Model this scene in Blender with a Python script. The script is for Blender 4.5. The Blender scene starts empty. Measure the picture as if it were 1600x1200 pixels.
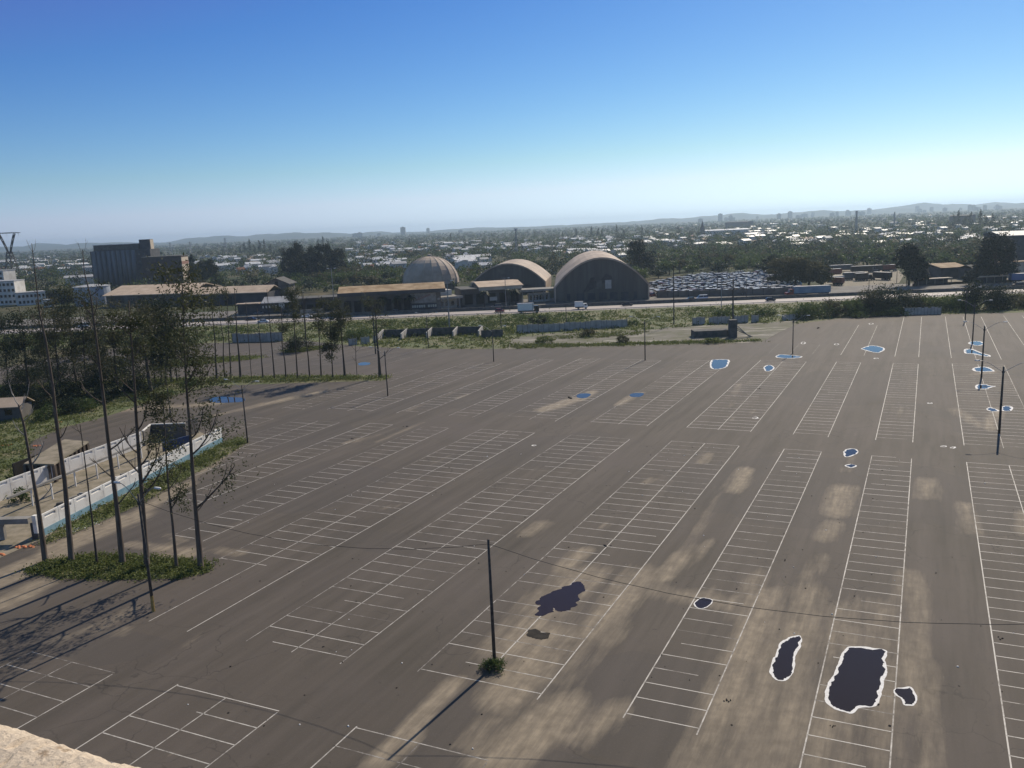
import bpy, math, random
import numpy as np
from mathutils import Vector, Matrix
from mathutils import noise as mnoise
C = bpy.context.scene.collection
R = math.radians
PI = math.pi
H = 33.0                                  # height of the viewer above the car park
FPX = 1300.0                              # focal length in photograph pixels (1600 wide)
SL = 0.043
ROLL = math.atan(SL)
PITCH = math.atan((600 - (324 + SL * 650)) * math.cos(ROLL) / FPX)
FW = np.array([0, math.cos(PITCH), -math.sin(PITCH)])
_r0 = np.array([1., 0, 0]); _u0 = np.cross(_r0, FW)
RT = math.cos(ROLL) * _r0 - math.sin(ROLL) * _u0
UP = math.sin(ROLL) * _r0 + math.cos(ROLL) * _u0
def hor(x): return 324 + SL * (1450 - x)
def ray(x, y): return FW + RT * ((x - 800) / FPX) - UP * ((y - 600) / FPX)
def gp(x, y, z=0.0):
    d = ray(x, y); t = (z - H) / d[2]
    return Vector((d[0] * t, d[1] * t, z))
def proj(p):
    v = np.array([p[0], p[1], p[2] - H]); w = v @ FW
    return 800 + FPX * (v @ RT) / w, 600 - FPX * (v @ UP) / w
def top_z(b, ytop):                       # height above base b that reaches photo row ytop
    lo, hi = 0.0, 90.0
    for _ in range(40):
        m = (lo + hi) / 2
        if proj((b[0], b[1], m))[1] > ytop: lo = m
        else: hi = m
    return lo
def on_plane(b, x, y, back=0.0):          # point at the distance of base b
    d = ray(x, y); t = (b[1] + back) / d[1]
    return Vector((d[0] * t, d[1] * t, H + d[2] * t))
LA = R(63.38); LU = Vector((math.cos(LA), math.sin(LA), 0)); LV = Vector((math.sin(LA), -math.cos(LA), 0))
def uvp(u, v, z=0.0): return LU * u + LV * v + Vector((0, 0, z))
def to_uv(p): return p[0] * LU.x + p[1] * LU.y, p[0] * LV.x + p[1] * LV.y

# ------------------------------------------------------------------ materials
MATS = {}
def nodes_of(name):
    m = bpy.data.materials.new(name); m.use_nodes = True
    nt = m.node_tree; b = nt.nodes['Principled BSDF']
    return m, nt, b
def N(nt, t, **kw):
    n = nt.nodes.new(t)
    for k, v in kw.items(): setattr(n, k, v)
    return n
def mathn(nt, op, a, b=None, clamp=False):
    n = N(nt, 'ShaderNodeMath', operation=op, use_clamp=clamp)
    for i, s in enumerate((a, b)):
        if s is None: continue
        if isinstance(s, (int, float)): n.inputs[i].default_value = s
        else: nt.links.new(s, n.inputs[i])
    return n.outputs[0]
def maprange(nt, s, a, b, c=0., d=1.):
    n = N(nt, 'ShaderNodeMapRange'); n.clamp = True
    nt.links.new(s, n.inputs[0])
    for i, v in zip((1, 2, 3, 4), (a, b, c, d)): n.inputs[i].default_value = v
    return n.outputs[0]
def mixc(nt, f, a, b):
    n = N(nt, 'ShaderNodeMix', data_type='RGBA')
    if isinstance(f, (int, float)): n.inputs[0].default_value = f
    else: nt.links.new(f, n.inputs[0])
    for i, s in ((6, a), (7, b)):
        if isinstance(s, tuple): n.inputs[i].default_value = (*s, 1)
        else: nt.links.new(s, n.inputs[i])
    return n.outputs[2]
def noise(nt, vec, scale, detail=4, rough=.55):
    n = N(nt, 'ShaderNodeTexNoise'); n.inputs['Scale'].default_value = scale
    n.inputs['Detail'].default_value = detail; n.inputs['Roughness'].default_value = rough
    if vec is not None: nt.links.new(vec, n.inputs['Vector'])
    return n.outputs[0]
def pos(nt, world=True):
    return N(nt, 'ShaderNodeNewGeometry').outputs['Position'] if world else N(nt, 'ShaderNodeTexCoord').outputs['Object']
def mapping(nt, vec, scale=(1, 1, 1), rot=(0, 0, 0)):
    n = N(nt, 'ShaderNodeMapping'); n.vector_type = 'TEXTURE' if False else 'POINT'
    n.inputs['Scale'].default_value = scale; n.inputs['Rotation'].default_value = rot
    nt.links.new(vec, n.inputs['Vector']); return n.outputs[0]
def rnd_mat(name, c1, c2, scale=1.0, rough=.8, metal=0.0, spec=.3, lo=.35, hi=.65, bump=0, detail=5, stretch=None):
    if name in MATS: return MATS[name]
    m, nt, b = nodes_of(name)
    v = pos(nt, False)
    if stretch: v = mapping(nt, v, stretch)
    f = noise(nt, v, scale, detail)
    nt.links.new(mixc(nt, maprange(nt, f, lo, hi), c1, c2), b.inputs['Base Color'])
    b.inputs['Roughness'].default_value = rough; b.inputs['Metallic'].default_value = metal
    b.inputs['Specular IOR Level'].default_value = spec
    if bump:
        bn = N(nt, 'ShaderNodeBump'); bn.inputs['Strength'].default_value = bump
        nt.links.new(f, bn.inputs['Height']); nt.links.new(bn.outputs[0], b.inputs['Normal'])
    MATS[name] = m; return m
def leaf_mat(name, c1, c2, trans=.25):
    if name in MATS: return MATS[name]
    m, nt, b = nodes_of(name)
    g = N(nt, 'ShaderNodeNewGeometry')
    f = noise(nt, g.outputs['Position'], .35, 2)
    mm = mathn(nt, 'ADD', mathn(nt, 'MULTIPLY', g.outputs['Random Per Island'], .6), mathn(nt, 'MULTIPLY', f, .5))
    col = mixc(nt, maprange(nt, mm, .2, .9), c1, c2)
    nt.links.new(col, b.inputs['Base Color']); b.inputs['Roughness'].default_value = .6
    b.inputs['Specular IOR Level'].default_value = .25
    t = N(nt, 'ShaderNodeBsdfTranslucent'); nt.links.new(col, t.inputs[0])
    mx = N(nt, 'ShaderNodeMixShader'); mx.inputs[0].default_value = trans
    nt.links.new(b.outputs[0], mx.inputs[1]); nt.links.new(t.outputs[0], mx.inputs[2])
    nt.links.new(mx.outputs[0], nt.nodes['Material Output'].inputs['Surface'])
    MATS[name] = m; return m

# ------------------------------------------------------------------ mesh helpers
class MB:
    def __init__(s): s.v = []; s.f = []; s.m = []; s.chunks = []
    def quad(s, a, b, c, d, m=0):
        i = len(s.v); s.v += [tuple(a), tuple(b), tuple(c), tuple(d)]; s.f.append((i, i+1, i+2, i+3)); s.m.append(m)
    def poly(s, pts, m=0):
        i = len(s.v); s.v += [tuple(p) for p in pts]; s.f.append(tuple(range(i, i + len(pts)))); s.m.append(m)
    def box(s, c, d, rz=0, m=0, tap=1.0, sh=(0, 0)):          # centre of the base, full size; tap shrinks the top
        cs, sn = math.cos(rz), math.sin(rz); i = len(s.v)
        for z, k in ((0, 1), (d[2], tap)):
            for x, y in ((-1, -1), (1, -1), (1, 1), (-1, 1)):
                px, py = x * d[0] / 2 * k + (sh[0] if z else 0), y * d[1] / 2 * k + (sh[1] if z else 0)
                s.v.append((c[0] + px * cs - py * sn, c[1] + px * sn + py * cs, c[2] + z))
        for q in ((3, 2, 1, 0), (4, 5, 6, 7), (0, 1, 5, 4), (1, 2, 6, 5), (2, 3, 7, 6), (3, 0, 4, 7)):
            s.f.append(tuple(i + k for k in q)); s.m.append(m)
    def prism(s, pts, z0, z1, m=0, mtop=None):
        n = len(pts); i = len(s.v)
        s.v += [(p[0], p[1], z0) for p in pts] + [(p[0], p[1], z1) for p in pts]
        for k in range(n):
            j = (k + 1) % n; s.f.append((i + k, i + j, i + n + j, i + n + k)); s.m.append(m)
        s.f.append(tuple(range(i + n, i + 2 * n))); s.m.append(m if mtop is None else mtop)
        s.f.append(tuple(reversed(range(i, i + n)))); s.m.append(m)
    def tube(s, pts, rad, n=6, m=0, cap=True):
        pts = [Vector(p) for p in pts]; k0 = len(s.v); L = len(pts)
        if not isinstance(rad, (list, tuple)): rad = [rad] * L
        for k, p in enumerate(pts):
            t = (pts[min(k + 1, L - 1)] - pts[max(k - 1, 0)]).normalized()
            a = t.orthogonal().normalized() if abs(t.z) < .999 else Vector((1, 0, 0))
            if k and pa.dot(t) < .98: a = (pa - t * pa.dot(t)).normalized()
            pa = a; b = t.cross(a)
            for q in range(n):
                an = 2 * PI * q / n; s.v.append(tuple(p + (a * math.cos(an) + b * math.sin(an)) * rad[k]))
        for k in range(L - 1):
            for q in range(n):
                r = (q + 1) % n
                s.f.append((k0 + k*n + q, k0 + k*n + r, k0 + (k+1)*n + r, k0 + (k+1)*n + q)); s.m.append(m)
        if cap:
            s.f.append(tuple(k0 + (L-1)*n + q for q in range(n))); s.m.append(m)
            s.f.append(tuple(k0 + q for q in reversed(range(n)))); s.m.append(m)
    def bar(s, a, b, w, m=0): s.tube([a, b], w, 4, m)
    def loft(s, rings, m=0, caps=True, closed=True):
        i = len(s.v); n = len(rings[0])
        for r in rings: s.v += [tuple(p) for p in r]
        for k in range(len(rings) - 1):
            for q in range(n if closed else n - 1):
                r = (q + 1) % n
                s.f.append((i + k*n + q, i + k*n + r, i + (k+1)*n + r, i + (k+1)*n + q)); s.m.append(m)
        if caps:
            s.f.append(tuple(reversed(range(i, i + n)))); s.m.append(m)
            s.f.append(tuple(range(i + (len(rings)-1)*n, i + len(rings)*n))); s.m.append(m)
    def leaves(s, cen, size, rng, m=0, flat=.0, aspect=.6):   # many leaf faces, numpy
        n = len(cen)
        if n == 0: return
        nrm = rng.normal(size=(n, 3)); nrm[:, 2] = nrm[:, 2] * (1 + flat) + flat * .8
        nrm /= np.linalg.norm(nrm, axis=1)[:, None]
        t = np.cross(nrm, rng.normal(size=(n, 3))); t /= np.linalg.norm(t, axis=1)[:, None] + 1e-9
        b = np.cross(nrm, t); sz = (np.ones(n) * size * rng.uniform(.6, 1.3, n))[:, None] * .5
        bend = nrm * sz * .35
        v = np.stack([cen - t*sz, cen - b*sz*aspect + bend, cen + t*sz, cen + b*sz*aspect + bend], 1).reshape(-1, 3)
        s.chunks.append((v, m))
    def mesh(s, name):
        me = bpy.data.meshes.new(name)
        va = [np.array(s.v, dtype=np.float64).reshape(-1, 3)]; nv = len(s.v)
        li = [i for f in s.f for i in f]; tot = [len(f) for f in s.f]; mi = list(s.m)
        for v, m in s.chunks:
            k = len(v) // 4; va.append(v); li += range(nv, nv + 4*k); nv += 4*k; tot += [4]*k; mi += [m]*k
        va = np.concatenate(va)
        me.vertices.add(nv); me.vertices.foreach_set('co', va.astype(np.float32).ravel())
        me.loops.add(len(li)); me.loops.foreach_set('vertex_index', np.array(li, dtype=np.int32))
        me.polygons.add(len(tot)); st = np.concatenate([[0], np.cumsum(tot)[:-1]]) if tot else []
        me.polygons.foreach_set('use_smooth', np.zeros(len(tot), dtype=bool)); me.polygons.foreach_set('loop_start', np.array(st, dtype=np.int32)); me.polygons.foreach_set('loop_total', np.array(tot, dtype=np.int32))
        me.polygons.foreach_set('material_index', np.array(mi, dtype=np.int32))
        me.update(calc_edges=True); me.validate(); return me
def obj(name, mb, mats, parent=None, loc=(0, 0, 0), rz=0, smooth=False):
    me = mb.mesh(name) if isinstance(mb, MB) else mb
    if isinstance(mb, MB):
        for m in (mats if isinstance(mats, (list, tuple)) else [mats]): me.materials.append(m)
        if smooth: me.polygons.foreach_set('use_smooth', [True] * len(me.polygons))
    o = bpy.data.objects.new(name, me); C.objects.link(o); o.location = loc; o.rotation_euler = (0, 0, rz)
    if parent: o.parent = parent
    return o
def tag(o, label, cat, group=None):
    o['label'] = label; o['category'] = cat
    if group: o['group'] = group
    return o
def thing(name, label, cat, loc=(0, 0, 0), rz=0, group=None):
    o = bpy.data.objects.new(name, None); C.objects.link(o); o.location = loc; o.rotation_euler = (0, 0, rz)
    o.empty_display_size = .3
    return tag(o, label, cat, group)
def struct(name, mb, mats, kind='structure', **k):
    o = obj(name, mb, mats, **k); o['kind'] = kind; return o
def copy_tree(o, parent=None):
    c = o.copy(); C.objects.link(c)
    if parent: c.parent = parent
    for ch in list(o.children): copy_tree(ch, c)
    return c

# ------------------------------------------------------------------ palette
M_pole = rnd_mat('weathered pole concrete', (.05, .045, .04), (.10, .09, .08), 3, .9)
M_metal = rnd_mat('galvanised metal', (.22, .22, .23), (.32, .32, .33), 4, .5, .6)
M_lamp = rnd_mat('lamp head enamel', (.62, .62, .6), (.75, .75, .73), 4, .35)
M_cable = rnd_mat('black cable', (.015, .015, .015), (.03, .03, .03), 8, .6)
M_bark = rnd_mat('eucalyptus bark', (.08, .06, .044), (.16, .128, .1), 1.6, .9, stretch=(3, 3, .4))
M_bark2 = rnd_mat('dark bark', (.045, .037, .03), (.09, .075, .06), 1.6, .9, stretch=(3, 3, .4))
M_barkpale = rnd_mat('bleached dead wood', (.26, .23, .2), (.4, .37, .33), 2, .9)
L_deep = leaf_mat('deep shade leaves', (.009, .015, .009), (.024, .036, .017), .1)
L_euc = leaf_mat('eucalyptus leaves', (.045, .055, .022), (.11, .115, .052), .32)
L_dark = leaf_mat('dark tree leaves', (.014, .024, .011), (.042, .06, .024))
L_mid = leaf_mat('mid green leaves', (.045, .078, .02), (.11, .145, .042), .35)
L_olive = leaf_mat('olive leaves', (.06, .06, .025), (.12, .11, .05), .32)
L_scrub = leaf_mat('scrub leaves', (.07, .1, .026), (.19, .21, .065), .4)
L_grass = leaf_mat('grass blades', (.07, .1, .025), (.2, .22, .07), .4)
L_dry = leaf_mat('dry weeds', (.13, .11, .06), (.22, .18, .1))
M_white = rnd_mat('dirty white plaster', (.58, .54, .48), (.8, .77, .71), .7, .8, lo=.28, hi=.5)
M_blue = rnd_mat('light blue wall paint', (.19, .33, .4), (.27, .42, .48), 1.2, .8)
M_navy = rnd_mat('dark blue wall paint', (.03, .05, .12), (.05, .08, .17), 1.2, .8)
M_conc = rnd_mat('grey concrete', (.2, .19, .17), (.31, .295, .27), .8, .9)
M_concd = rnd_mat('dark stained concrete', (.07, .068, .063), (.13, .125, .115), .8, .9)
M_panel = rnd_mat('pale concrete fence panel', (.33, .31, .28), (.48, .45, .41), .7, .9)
M_glass = rnd_mat('dark window glass', (.01, .012, .015), (.02, .022, .025), 2, .12, spec=.6)
M_tyre = rnd_mat('tyre rubber', (.015, .015, .015), (.03, .03, .03), 8, .8)
M_black = rnd_mat('dark interior', (.012, .012, .012), (.025, .023, .02), 2, .9)
def paint(n, c, rough=.28):
    return rnd_mat(n, tuple(x * .93 for x in c), c, 2, rough, 0, .5)
P_white = paint('white vehicle paint', (.84, .84, .82)); P_silver = rnd_mat('silver vehicle paint', (.55, .56, .57), (.66, .67, .68), 2, .35, .3)
P_black = paint('black vehicle paint', (.016, .016, .018)); P_grey = paint('grey vehicle paint', (.12, .125, .13))
P_red = paint('dark red vehicle paint', (.2, .03, .028)); P_bluev = paint('blue vehicle paint', (.05, .12, .28))
P_tblue = rnd_mat('blue grey trailer tarpaulin', (.14, .22, .3), (.22, .31, .39), .4, .5)
P_rust = rnd_mat('rust red trailer panel', (.17, .06, .04), (.25, .1, .07), .8, .7)
M_headl = rnd_mat('clear headlight', (.6, .6, .6), (.75, .75, .75), 4, .1)
M_taill = rnd_mat('red tail light', (.35, .02, .02), (.45, .03, .03), 4, .2)
M_tan = rnd_mat('tan fibre cement roof', (.42, .32, .23), (.56, .44, .33), .3, .85)
M_ochre = rnd_mat('ochre rusted roof', (.25, .16, .08), (.45, .33, .2), .25, .85)
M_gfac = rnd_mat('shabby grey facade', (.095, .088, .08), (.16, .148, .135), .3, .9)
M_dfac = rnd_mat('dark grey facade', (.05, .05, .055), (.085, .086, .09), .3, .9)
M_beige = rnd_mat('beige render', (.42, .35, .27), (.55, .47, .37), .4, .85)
M_brick = rnd_mat('red brown brick', (.2, .1, .065), (.3, .16, .11), 1.5, .9)
M_roofred = rnd_mat('terracotta roof tiles', (.2, .09, .055), (.32, .16, .1), .5, .85)
M_roofgr = rnd_mat('grey sheet roof', (.3, .3, .3), (.42, .42, .42), .3, .6)
M_roofwh = rnd_mat('bright metal sheet roof', (.5, .5, .49), (.74, .74, .73), .25, .5, 0, .3)
M_wallw = rnd_mat('pale house wall', (.5, .48, .44), (.68, .66, .62), .3, .85)
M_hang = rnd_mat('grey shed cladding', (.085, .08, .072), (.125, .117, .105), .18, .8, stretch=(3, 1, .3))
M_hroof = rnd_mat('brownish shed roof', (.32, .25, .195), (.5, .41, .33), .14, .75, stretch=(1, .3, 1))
M_orange = rnd_mat('orange plastic netting', (.6, .17, .06), (.75, .28, .12), 3, .7)
M_cyan = rnd_mat('turquoise sign board', (.1, .5, .5), (.16, .6, .58), 3, .5)
M_letter = rnd_mat('faded lettering paint', (.4, .38, .3), (.5, .48, .4), 3, .8)
M_smudge = rnd_mat('dark faded wall emblem', (.055, .05, .05), (.085, .078, .075), .6, .9)

# ------------------------------------------------------------------ camera, sky, sun
cd = bpy.data.cameras.new('camera'); cam = bpy.data.objects.new('camera', cd); C.objects.link(cam)
cam.matrix_world = Matrix(((RT[0], UP[0], -FW[0], 0), (RT[1], UP[1], -FW[1], 0), (RT[2], UP[2], -FW[2], H), (0, 0, 0, 1)))
cd.sensor_width = 36; cd.lens = FPX / 1600 * 36; cd.clip_start = .05; cd.clip_end = 40000
bpy.context.scene.camera = cam
SUN_AZ, SUN_EL = R(58.8), R(38.5)         # azimuth measured from +X towards +Y
w = bpy.data.worlds.new('World'); bpy.context.scene.world = w; w.use_nodes = True
sky = w.node_tree.nodes.new('ShaderNodeTexSky'); sky.sky_type = 'NISHITA'; sky.sun_disc = False
sky.sun_elevation = SUN_EL; sky.sun_rotation = PI / 2 - SUN_AZ; sky.altitude = 0
sky.air_density = 1.0; sky.dust_density = 0.25; sky.ozone_density = 2.6
bg = w.node_tree.nodes['Background']; bg.inputs[1].default_value = .1
sp = w.node_tree.nodes.new('ShaderNodeSeparateColor'); cb = w.node_tree.nodes.new('ShaderNodeCombineColor')
w.node_tree.links.new(sky.outputs[0], sp.inputs[0])
chans = []
for ch, (k, g_, e, fl) in enumerate(((.085, 9.7, 1.85, .75), (.085, 10.1, 1.6, 1.4), (.085, 10.5, 1.1, 2.0))):   # deeper, clearer blue than the model's default
    t_ = mathn(w.node_tree, 'MINIMUM', mathn(w.node_tree, 'MULTIPLY', sp.outputs[ch], k), 1.05)
    chans.append(mathn(w.node_tree, 'MAXIMUM', mathn(w.node_tree, 'MULTIPLY', mathn(w.node_tree, 'POWER', t_, e), g_), fl))
chans[0] = mathn(w.node_tree, 'MINIMUM', chans[0], mathn(w.node_tree, 'MULTIPLY', chans[1], .79))      # no sunset tint at the horizon
chans[2] = mathn(w.node_tree, 'MAXIMUM', chans[2], mathn(w.node_tree, 'MULTIPLY', mathn(w.node_tree, 'POWER', mathn(w.node_tree, 'MULTIPLY', chans[1], .1), .75), 11.))
gz = w.node_tree.nodes.new('ShaderNodeTexCoord'); sz = w.node_tree.nodes.new('ShaderNodeSeparateXYZ'); w.node_tree.links.new(gz.outputs['Generated'], sz.inputs[0])
glow = mathn(w.node_tree, 'POWER', mathn(w.node_tree, 'SUBTRACT', 1.0, mathn(w.node_tree, 'ABSOLUTE', sz.outputs[2]), True), 12.)
for ch in range(3): w.node_tree.links.new(mathn(w.node_tree, 'ADD', chans[ch], mathn(w.node_tree, 'MULTIPLY', glow, (1.0, .95, .75)[ch])), cb.inputs[ch])
w.node_tree.links.new(cb.outputs[0], bg.inputs[0])
ld = bpy.data.lights.new('sun', 'SUN'); ld.energy = 4.4; ld.angle = R(.5); ld.color = (1, .885, .71)
lo = bpy.data.objects.new('sun', ld); C.objects.link(lo)
lo.rotation_euler = Vector((-math.cos(SUN_AZ) * math.cos(SUN_EL), -math.sin(SUN_AZ) * math.cos(SUN_EL), -math.sin(SUN_EL))).to_track_quat('-Z', 'Y').to_euler()
sc = bpy.context.scene
sc.view_settings.view_transform = 'Standard'; sc.view_settings.look = 'None'; sc.view_settings.exposure = .1; sc.view_settings.gamma = 1
sc.cycles.use_denoising = True; sc.cycles.max_bounces = 5; sc.cycles.diffuse_bounces = 2; sc.cycles.glossy_bounces = 2
sc.cycles.transparent_max_bounces = 6; sc.cycles.volume_bounces = 0; sc.cycles.caustics_reflective = False; sc.cycles.caustics_refractive = False

# ------------------------------------------------------------------ haze
mb = MB(); mb.box((1500, 4300, -1.5), (13000, 9400, 78))
hm = bpy.data.materials.new('summer haze'); hm.use_nodes = True; nt = hm.node_tree; nt.nodes.clear()
pv = nt.nodes.new('ShaderNodeVolumePrincipled'); pv.inputs['Color'].default_value = (.64, .83, 1, 1); pv.inputs['Density'].default_value = 1.1e-4
pv.inputs['Anisotropy'].default_value = .45
on = nt.nodes.new('ShaderNodeOutputMaterial'); nt.links.new(pv.outputs[0], on.inputs['Volume'])
struct('haze', mb, hm, kind='stuff')

# ------------------------------------------------------------------ ground
m, nt, b = nodes_of('far ground'); v = pos(nt)
n1 = noise(nt, v, .012, 6); n2 = noise(nt, v, .12, 5); n3 = noise(nt, v, .0025, 3)
c = mixc(nt, maprange(nt, n1, .4, .62), (.05, .062, .028), (.12, .1, .06))
c = mixc(nt, maprange(nt, n2, .45, .7), c, (.035, .045, .02))
c = mixc(nt, maprange(nt, n3, .5, .7), c, (.04, .055, .03))
nt.links.new(c, b.inputs['Base Color']); b.inputs['Roughness'].default_value = .95; b.inputs['Specular IOR Level'].default_value = .1
mb = MB(); mb.poly([(-4800, -350, -.03), (7800, -350, -.03), (7800, 8950, -.03), (-4800, 8950, -.03)])
struct('ground', mb, m)
# low hills at the end of the plain
rng = np.random.default_rng(5); mb = MB()
def hill_h(x, lay):
    s = 0
    for k, (wl, a) in enumerate(((2300, 1), (900, .55), (370, .28), (140, .12))):
        s += a * math.sin(x / wl * 2 * PI + 1.7 * k + lay * 2.3)
    return s
for lay, (Y, base, amp) in enumerate(((7600, 20, 12), (8500, 30, 16))):
    xs = np.linspace(-4700, 7700, 260); rings = []
    for q, (dy, k) in enumerate(((-420, 0), (-230, .55), (0, 1), (260, .8), (420, .2))):
        row = []
        for x in xs:
            side = 1.15 if x < -1200 else (.45 if x < 600 else .45 + min(1, (x - 600) / 2600) * .95)
            row.append((x, Y + dy, max(-.5, k * (base + amp * hill_h(x, lay)) * side + (0 if k else -1))))
        rings.append(row)
    mb.loft(rings, caps=False, closed=False)
struct('hills', mb, rnd_mat('wooded hills', (.025, .04, .025), (.07, .08, .05), .004, .95, spec=.1), smooth=True)

# ------------------------------------------------------------------ asphalt of the car park: a grid whose stains are stored per point
far_edge = [(-700, 590), (-300, 572), (0, 549), (200, 541), (330, 536), (480, 533), (560, 541), (640, 545), (760, 545.5), (900, 542),
            (1060, 538), (1190, 534.5), (1216, 519), (1246, 506), (1320, 496.5), (1410, 492), (1500, 490.5), (1600, 488), (1900, 474)]
DIRT = [((1000, 900), (930, 990), 4, .9), ((930, 990), (880, 1060), 3, .7), ((912, 898), (800, 1010), 4.5, 1), ((850, 990), (795, 1085), 4, 1),
        ((905, 1000), (840, 1090), 2, .5), ((880, 1110), (770, 1190), 4, 1.1), ((960, 1110), (900, 1150), 2.5, .9), ((705, 1068), (600, 1180), 1.6, 1.2), ((640, 1150), (590, 1190), 2, 1),
        ((760, 1130), (730, 1160), 2, .8), ((1200, 930), (1120, 1120), 3, 1), ((1115, 1130), (1080, 1230), 3, .9), ((1150, 1100), (1110, 1150), 2, 1), ((1040, 925), (1180, 950), 3, .75), ((1190, 900), (1160, 960), 3, .7),
        ((1260, 930), (1215, 1200), 5, .8), ((1310, 960), (1290, 1200), 5, .72), ((1370, 950), (1370, 1180), 4, .65), ((1425, 900), (1430, 1100), 3, .75), ((1200, 1060), (1180, 1200), 3, .8), ((1440, 1060), (1445, 1200), 2.5, .7),
        ((1165, 735), (1145, 765), 2.4, 1), ((1320, 765), (1305, 800), 3, 1), ((1300, 820), (1290, 840), 2.5, .9), ((1278, 870), (1262, 900), 3, .6), ((1448, 752), (1448, 775), 2.8, .9), ((1505, 790), (1512, 830), 2.2, .8), ((1455, 880), (1455, 900), 2.5, .4),
        ((1108, 710), (1095, 722), 1.6, .9), ((1020, 748), (1010, 755), 1.4, .8), ((845, 820), (825, 832), 2.5, .8), ((912, 862), (885, 885), 2.2, 1.1), ((948, 818), (940, 824), 1.2, .8),
        ((640, 785), (600, 795), 1.6, .5), ((700, 712), (670, 728), 1.2, .6), ((1100, 850), (1060, 880), 3, .7), ((1060, 870), (1040, 900), 2.2, .8), ((1130, 760), (1080, 850), 1.8, .5), ((1598, 805), (1600, 830), 3, .7), ((1575, 840), (1600, 850), 2, .5),
        ((905, 622), (850, 640), 3, 1.2), ((925, 612), (905, 625), 2.2, 1.2), ((1000, 614), (965, 632), 2, 1), ((720, 608), (640, 640), 2, .5), ((735, 615), (715, 622), 1.5, .7), ((560, 685), (540, 692), 1.6, .9), ((660, 660), (590, 690), 1.3, .7), ((620, 668), (560, 690), 1.2, .5),
        ((505, 612), (410, 632), 3, 1), ((430, 628), (330, 650), 3, .8), ((340, 630), (180, 642), 4, .9), ((60, 915), (-40, 960), 3, 1.2), ((200, 955), (160, 985), 2.5, .6), ((170, 970), (90, 1000), 1.8, .6), ((40, 930), (0, 950), 3, 1),
        ((60, 880), (100, 852), 3.5, 1.3), ((-60, 930), (60, 878), 4.5, 1.3), ((100, 852), (200, 812), 4, 1.35), ((200, 812), (290, 757), 2.4, 1.2), ((290, 757), (370, 700), 1.3, 1), ((200, 850), (300, 862), 1.8, .9), ((240, 868), (300, 868), 1, 1), ((300, 850), (260, 835), 1.5, .6), ((340, 860), (380, 865), 1.5, .7),
        ((310, 990), (290, 1010), 1.6, .5), ((200, 983), (190, 990), 1.4, .7), ((262, 1178), (270, 1170), .6, 1.1), ((1530, 665), (1490, 640), 3, .7), ((1560, 640), (1545, 670), 2.2, .9), ((1410, 635), (1400, 650), 1.8, .5), ((1290, 560), (1280, 580), 1, .3), ((1555, 580), (1520, 585), 2.5, .8),
        ((1155, 600), (1140, 640), 2, .5), ((1180, 640), (1150, 655), 2, .5), ((1330, 715), (1325, 735), 2.2, .6), ((1345, 660), (1340, 680), 1, .4)]
DSEG = [(to_uv(gp(*a)), to_uv(gp(*b_)), wd, st) for a, b_, wd, st in DIRT]
U = np.concatenate([np.arange(-25, 132, .8), np.arange(132, 330, 1.6)]); V = np.concatenate([np.arange(-230, -130, 2.0), np.arange(-130, 45, .8), np.arange(45, 130, 2.0)])
uu, vv = np.meshgrid(U, V, indexing='ij')
dirt = np.zeros_like(uu)
for a, b_, wd, st in DSEG:
    dx, dy = b_[0] - a[0], b_[1] - a[1]; L2 = dx*dx + dy*dy + 1e-6
    t = np.clip(((uu - a[0]) * dx + (vv - a[1]) * dy) / L2, 0, 1)
    d2 = (uu - a[0] - t*dx)**2 * .55 + (vv - a[1] - t*dy)**2
    dirt = np.maximum(dirt, st * np.exp(-d2 / (wd * .62)**2))
BANDS = [(-111, -106.1, 0), (-101.3, -91.9, 1), (-86.2, -81.5, 0), (-75.5, -70.7, 0), (-65, -55.4, 1), (-49.3, -39.6, 1), (-33.3, -23.3, 1), (-17, -12, 0), (-5.5, -.6, 0), (5.9, 15.5, 1), (21.6, 31.2, 1)]
bay = np.zeros_like(uu)
for a, b_, _ in BANDS: bay = np.maximum(bay, np.clip((vv - a + .6) / .8, 0, 1) * np.clip((b_ + .6 - vv) / .8, 0, 1))
P = [uvp(u, v) for u, v in zip(uu.ravel(), vv.ravel())]
nu, nv = len(U), len(V)
mb = MB(); mb.v = [tuple(p) for p in P]
poly_edge = [gp(*p) for p in far_edge]
ex = np.array([p.x for p in poly_edge]); ey = np.array([p.y for p in poly_edge]); o_ = np.argsort(ex); ex, ey = ex[o_], ey[o_]
XX = np.array([p.x for p in P]).reshape(nu, nv); YY = np.array([p.y for p in P]).reshape(nu, nv)
inside = YY < np.interp(XX, ex, ey) + 2.5
for i in range(nu - 1):
    for j in range(nv - 1):
        if inside[i, j] and inside[i+1, j+1] and YY[i, j] > -20:
            k = i * nv + j; mb.f.append((k, k + 1, k + nv + 1, k + nv)); mb.m.append(0)
m, nt, b = nodes_of('worn asphalt'); v = pos(nt)
rot = mapping(nt, v, rot=(0, 0, -LA))                      # x along the parking rows
at = N(nt, 'ShaderNodeAttribute', attribute_name='dirt').outputs['Fac']; ab = N(nt, 'ShaderNodeAttribute', attribute_name='bay').outputs['Fac']
st1 = noise(nt, mapping(nt, rot, (.035, .45, 1)), 1, 5); st2 = noise(nt, mapping(nt, rot, (.09, 1.3, 1)), 1, 4)
big = noise(nt, v, .05, 5); mid = noise(nt, v, .45, 5, .6); fine = noise(nt, v, 6, 3, .7)
c = mixc(nt, maprange(nt, st1, .35, .65), (.069, .0585, .0455), (.108, .0905, .074))
c = mixc(nt, maprange(nt, st2, .5, .72, 0, .55), c, (.055, .048, .039))
c = mixc(nt, maprange(nt, big, .42, .68, 0, .6), c, (.105, .0875, .077))
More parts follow.
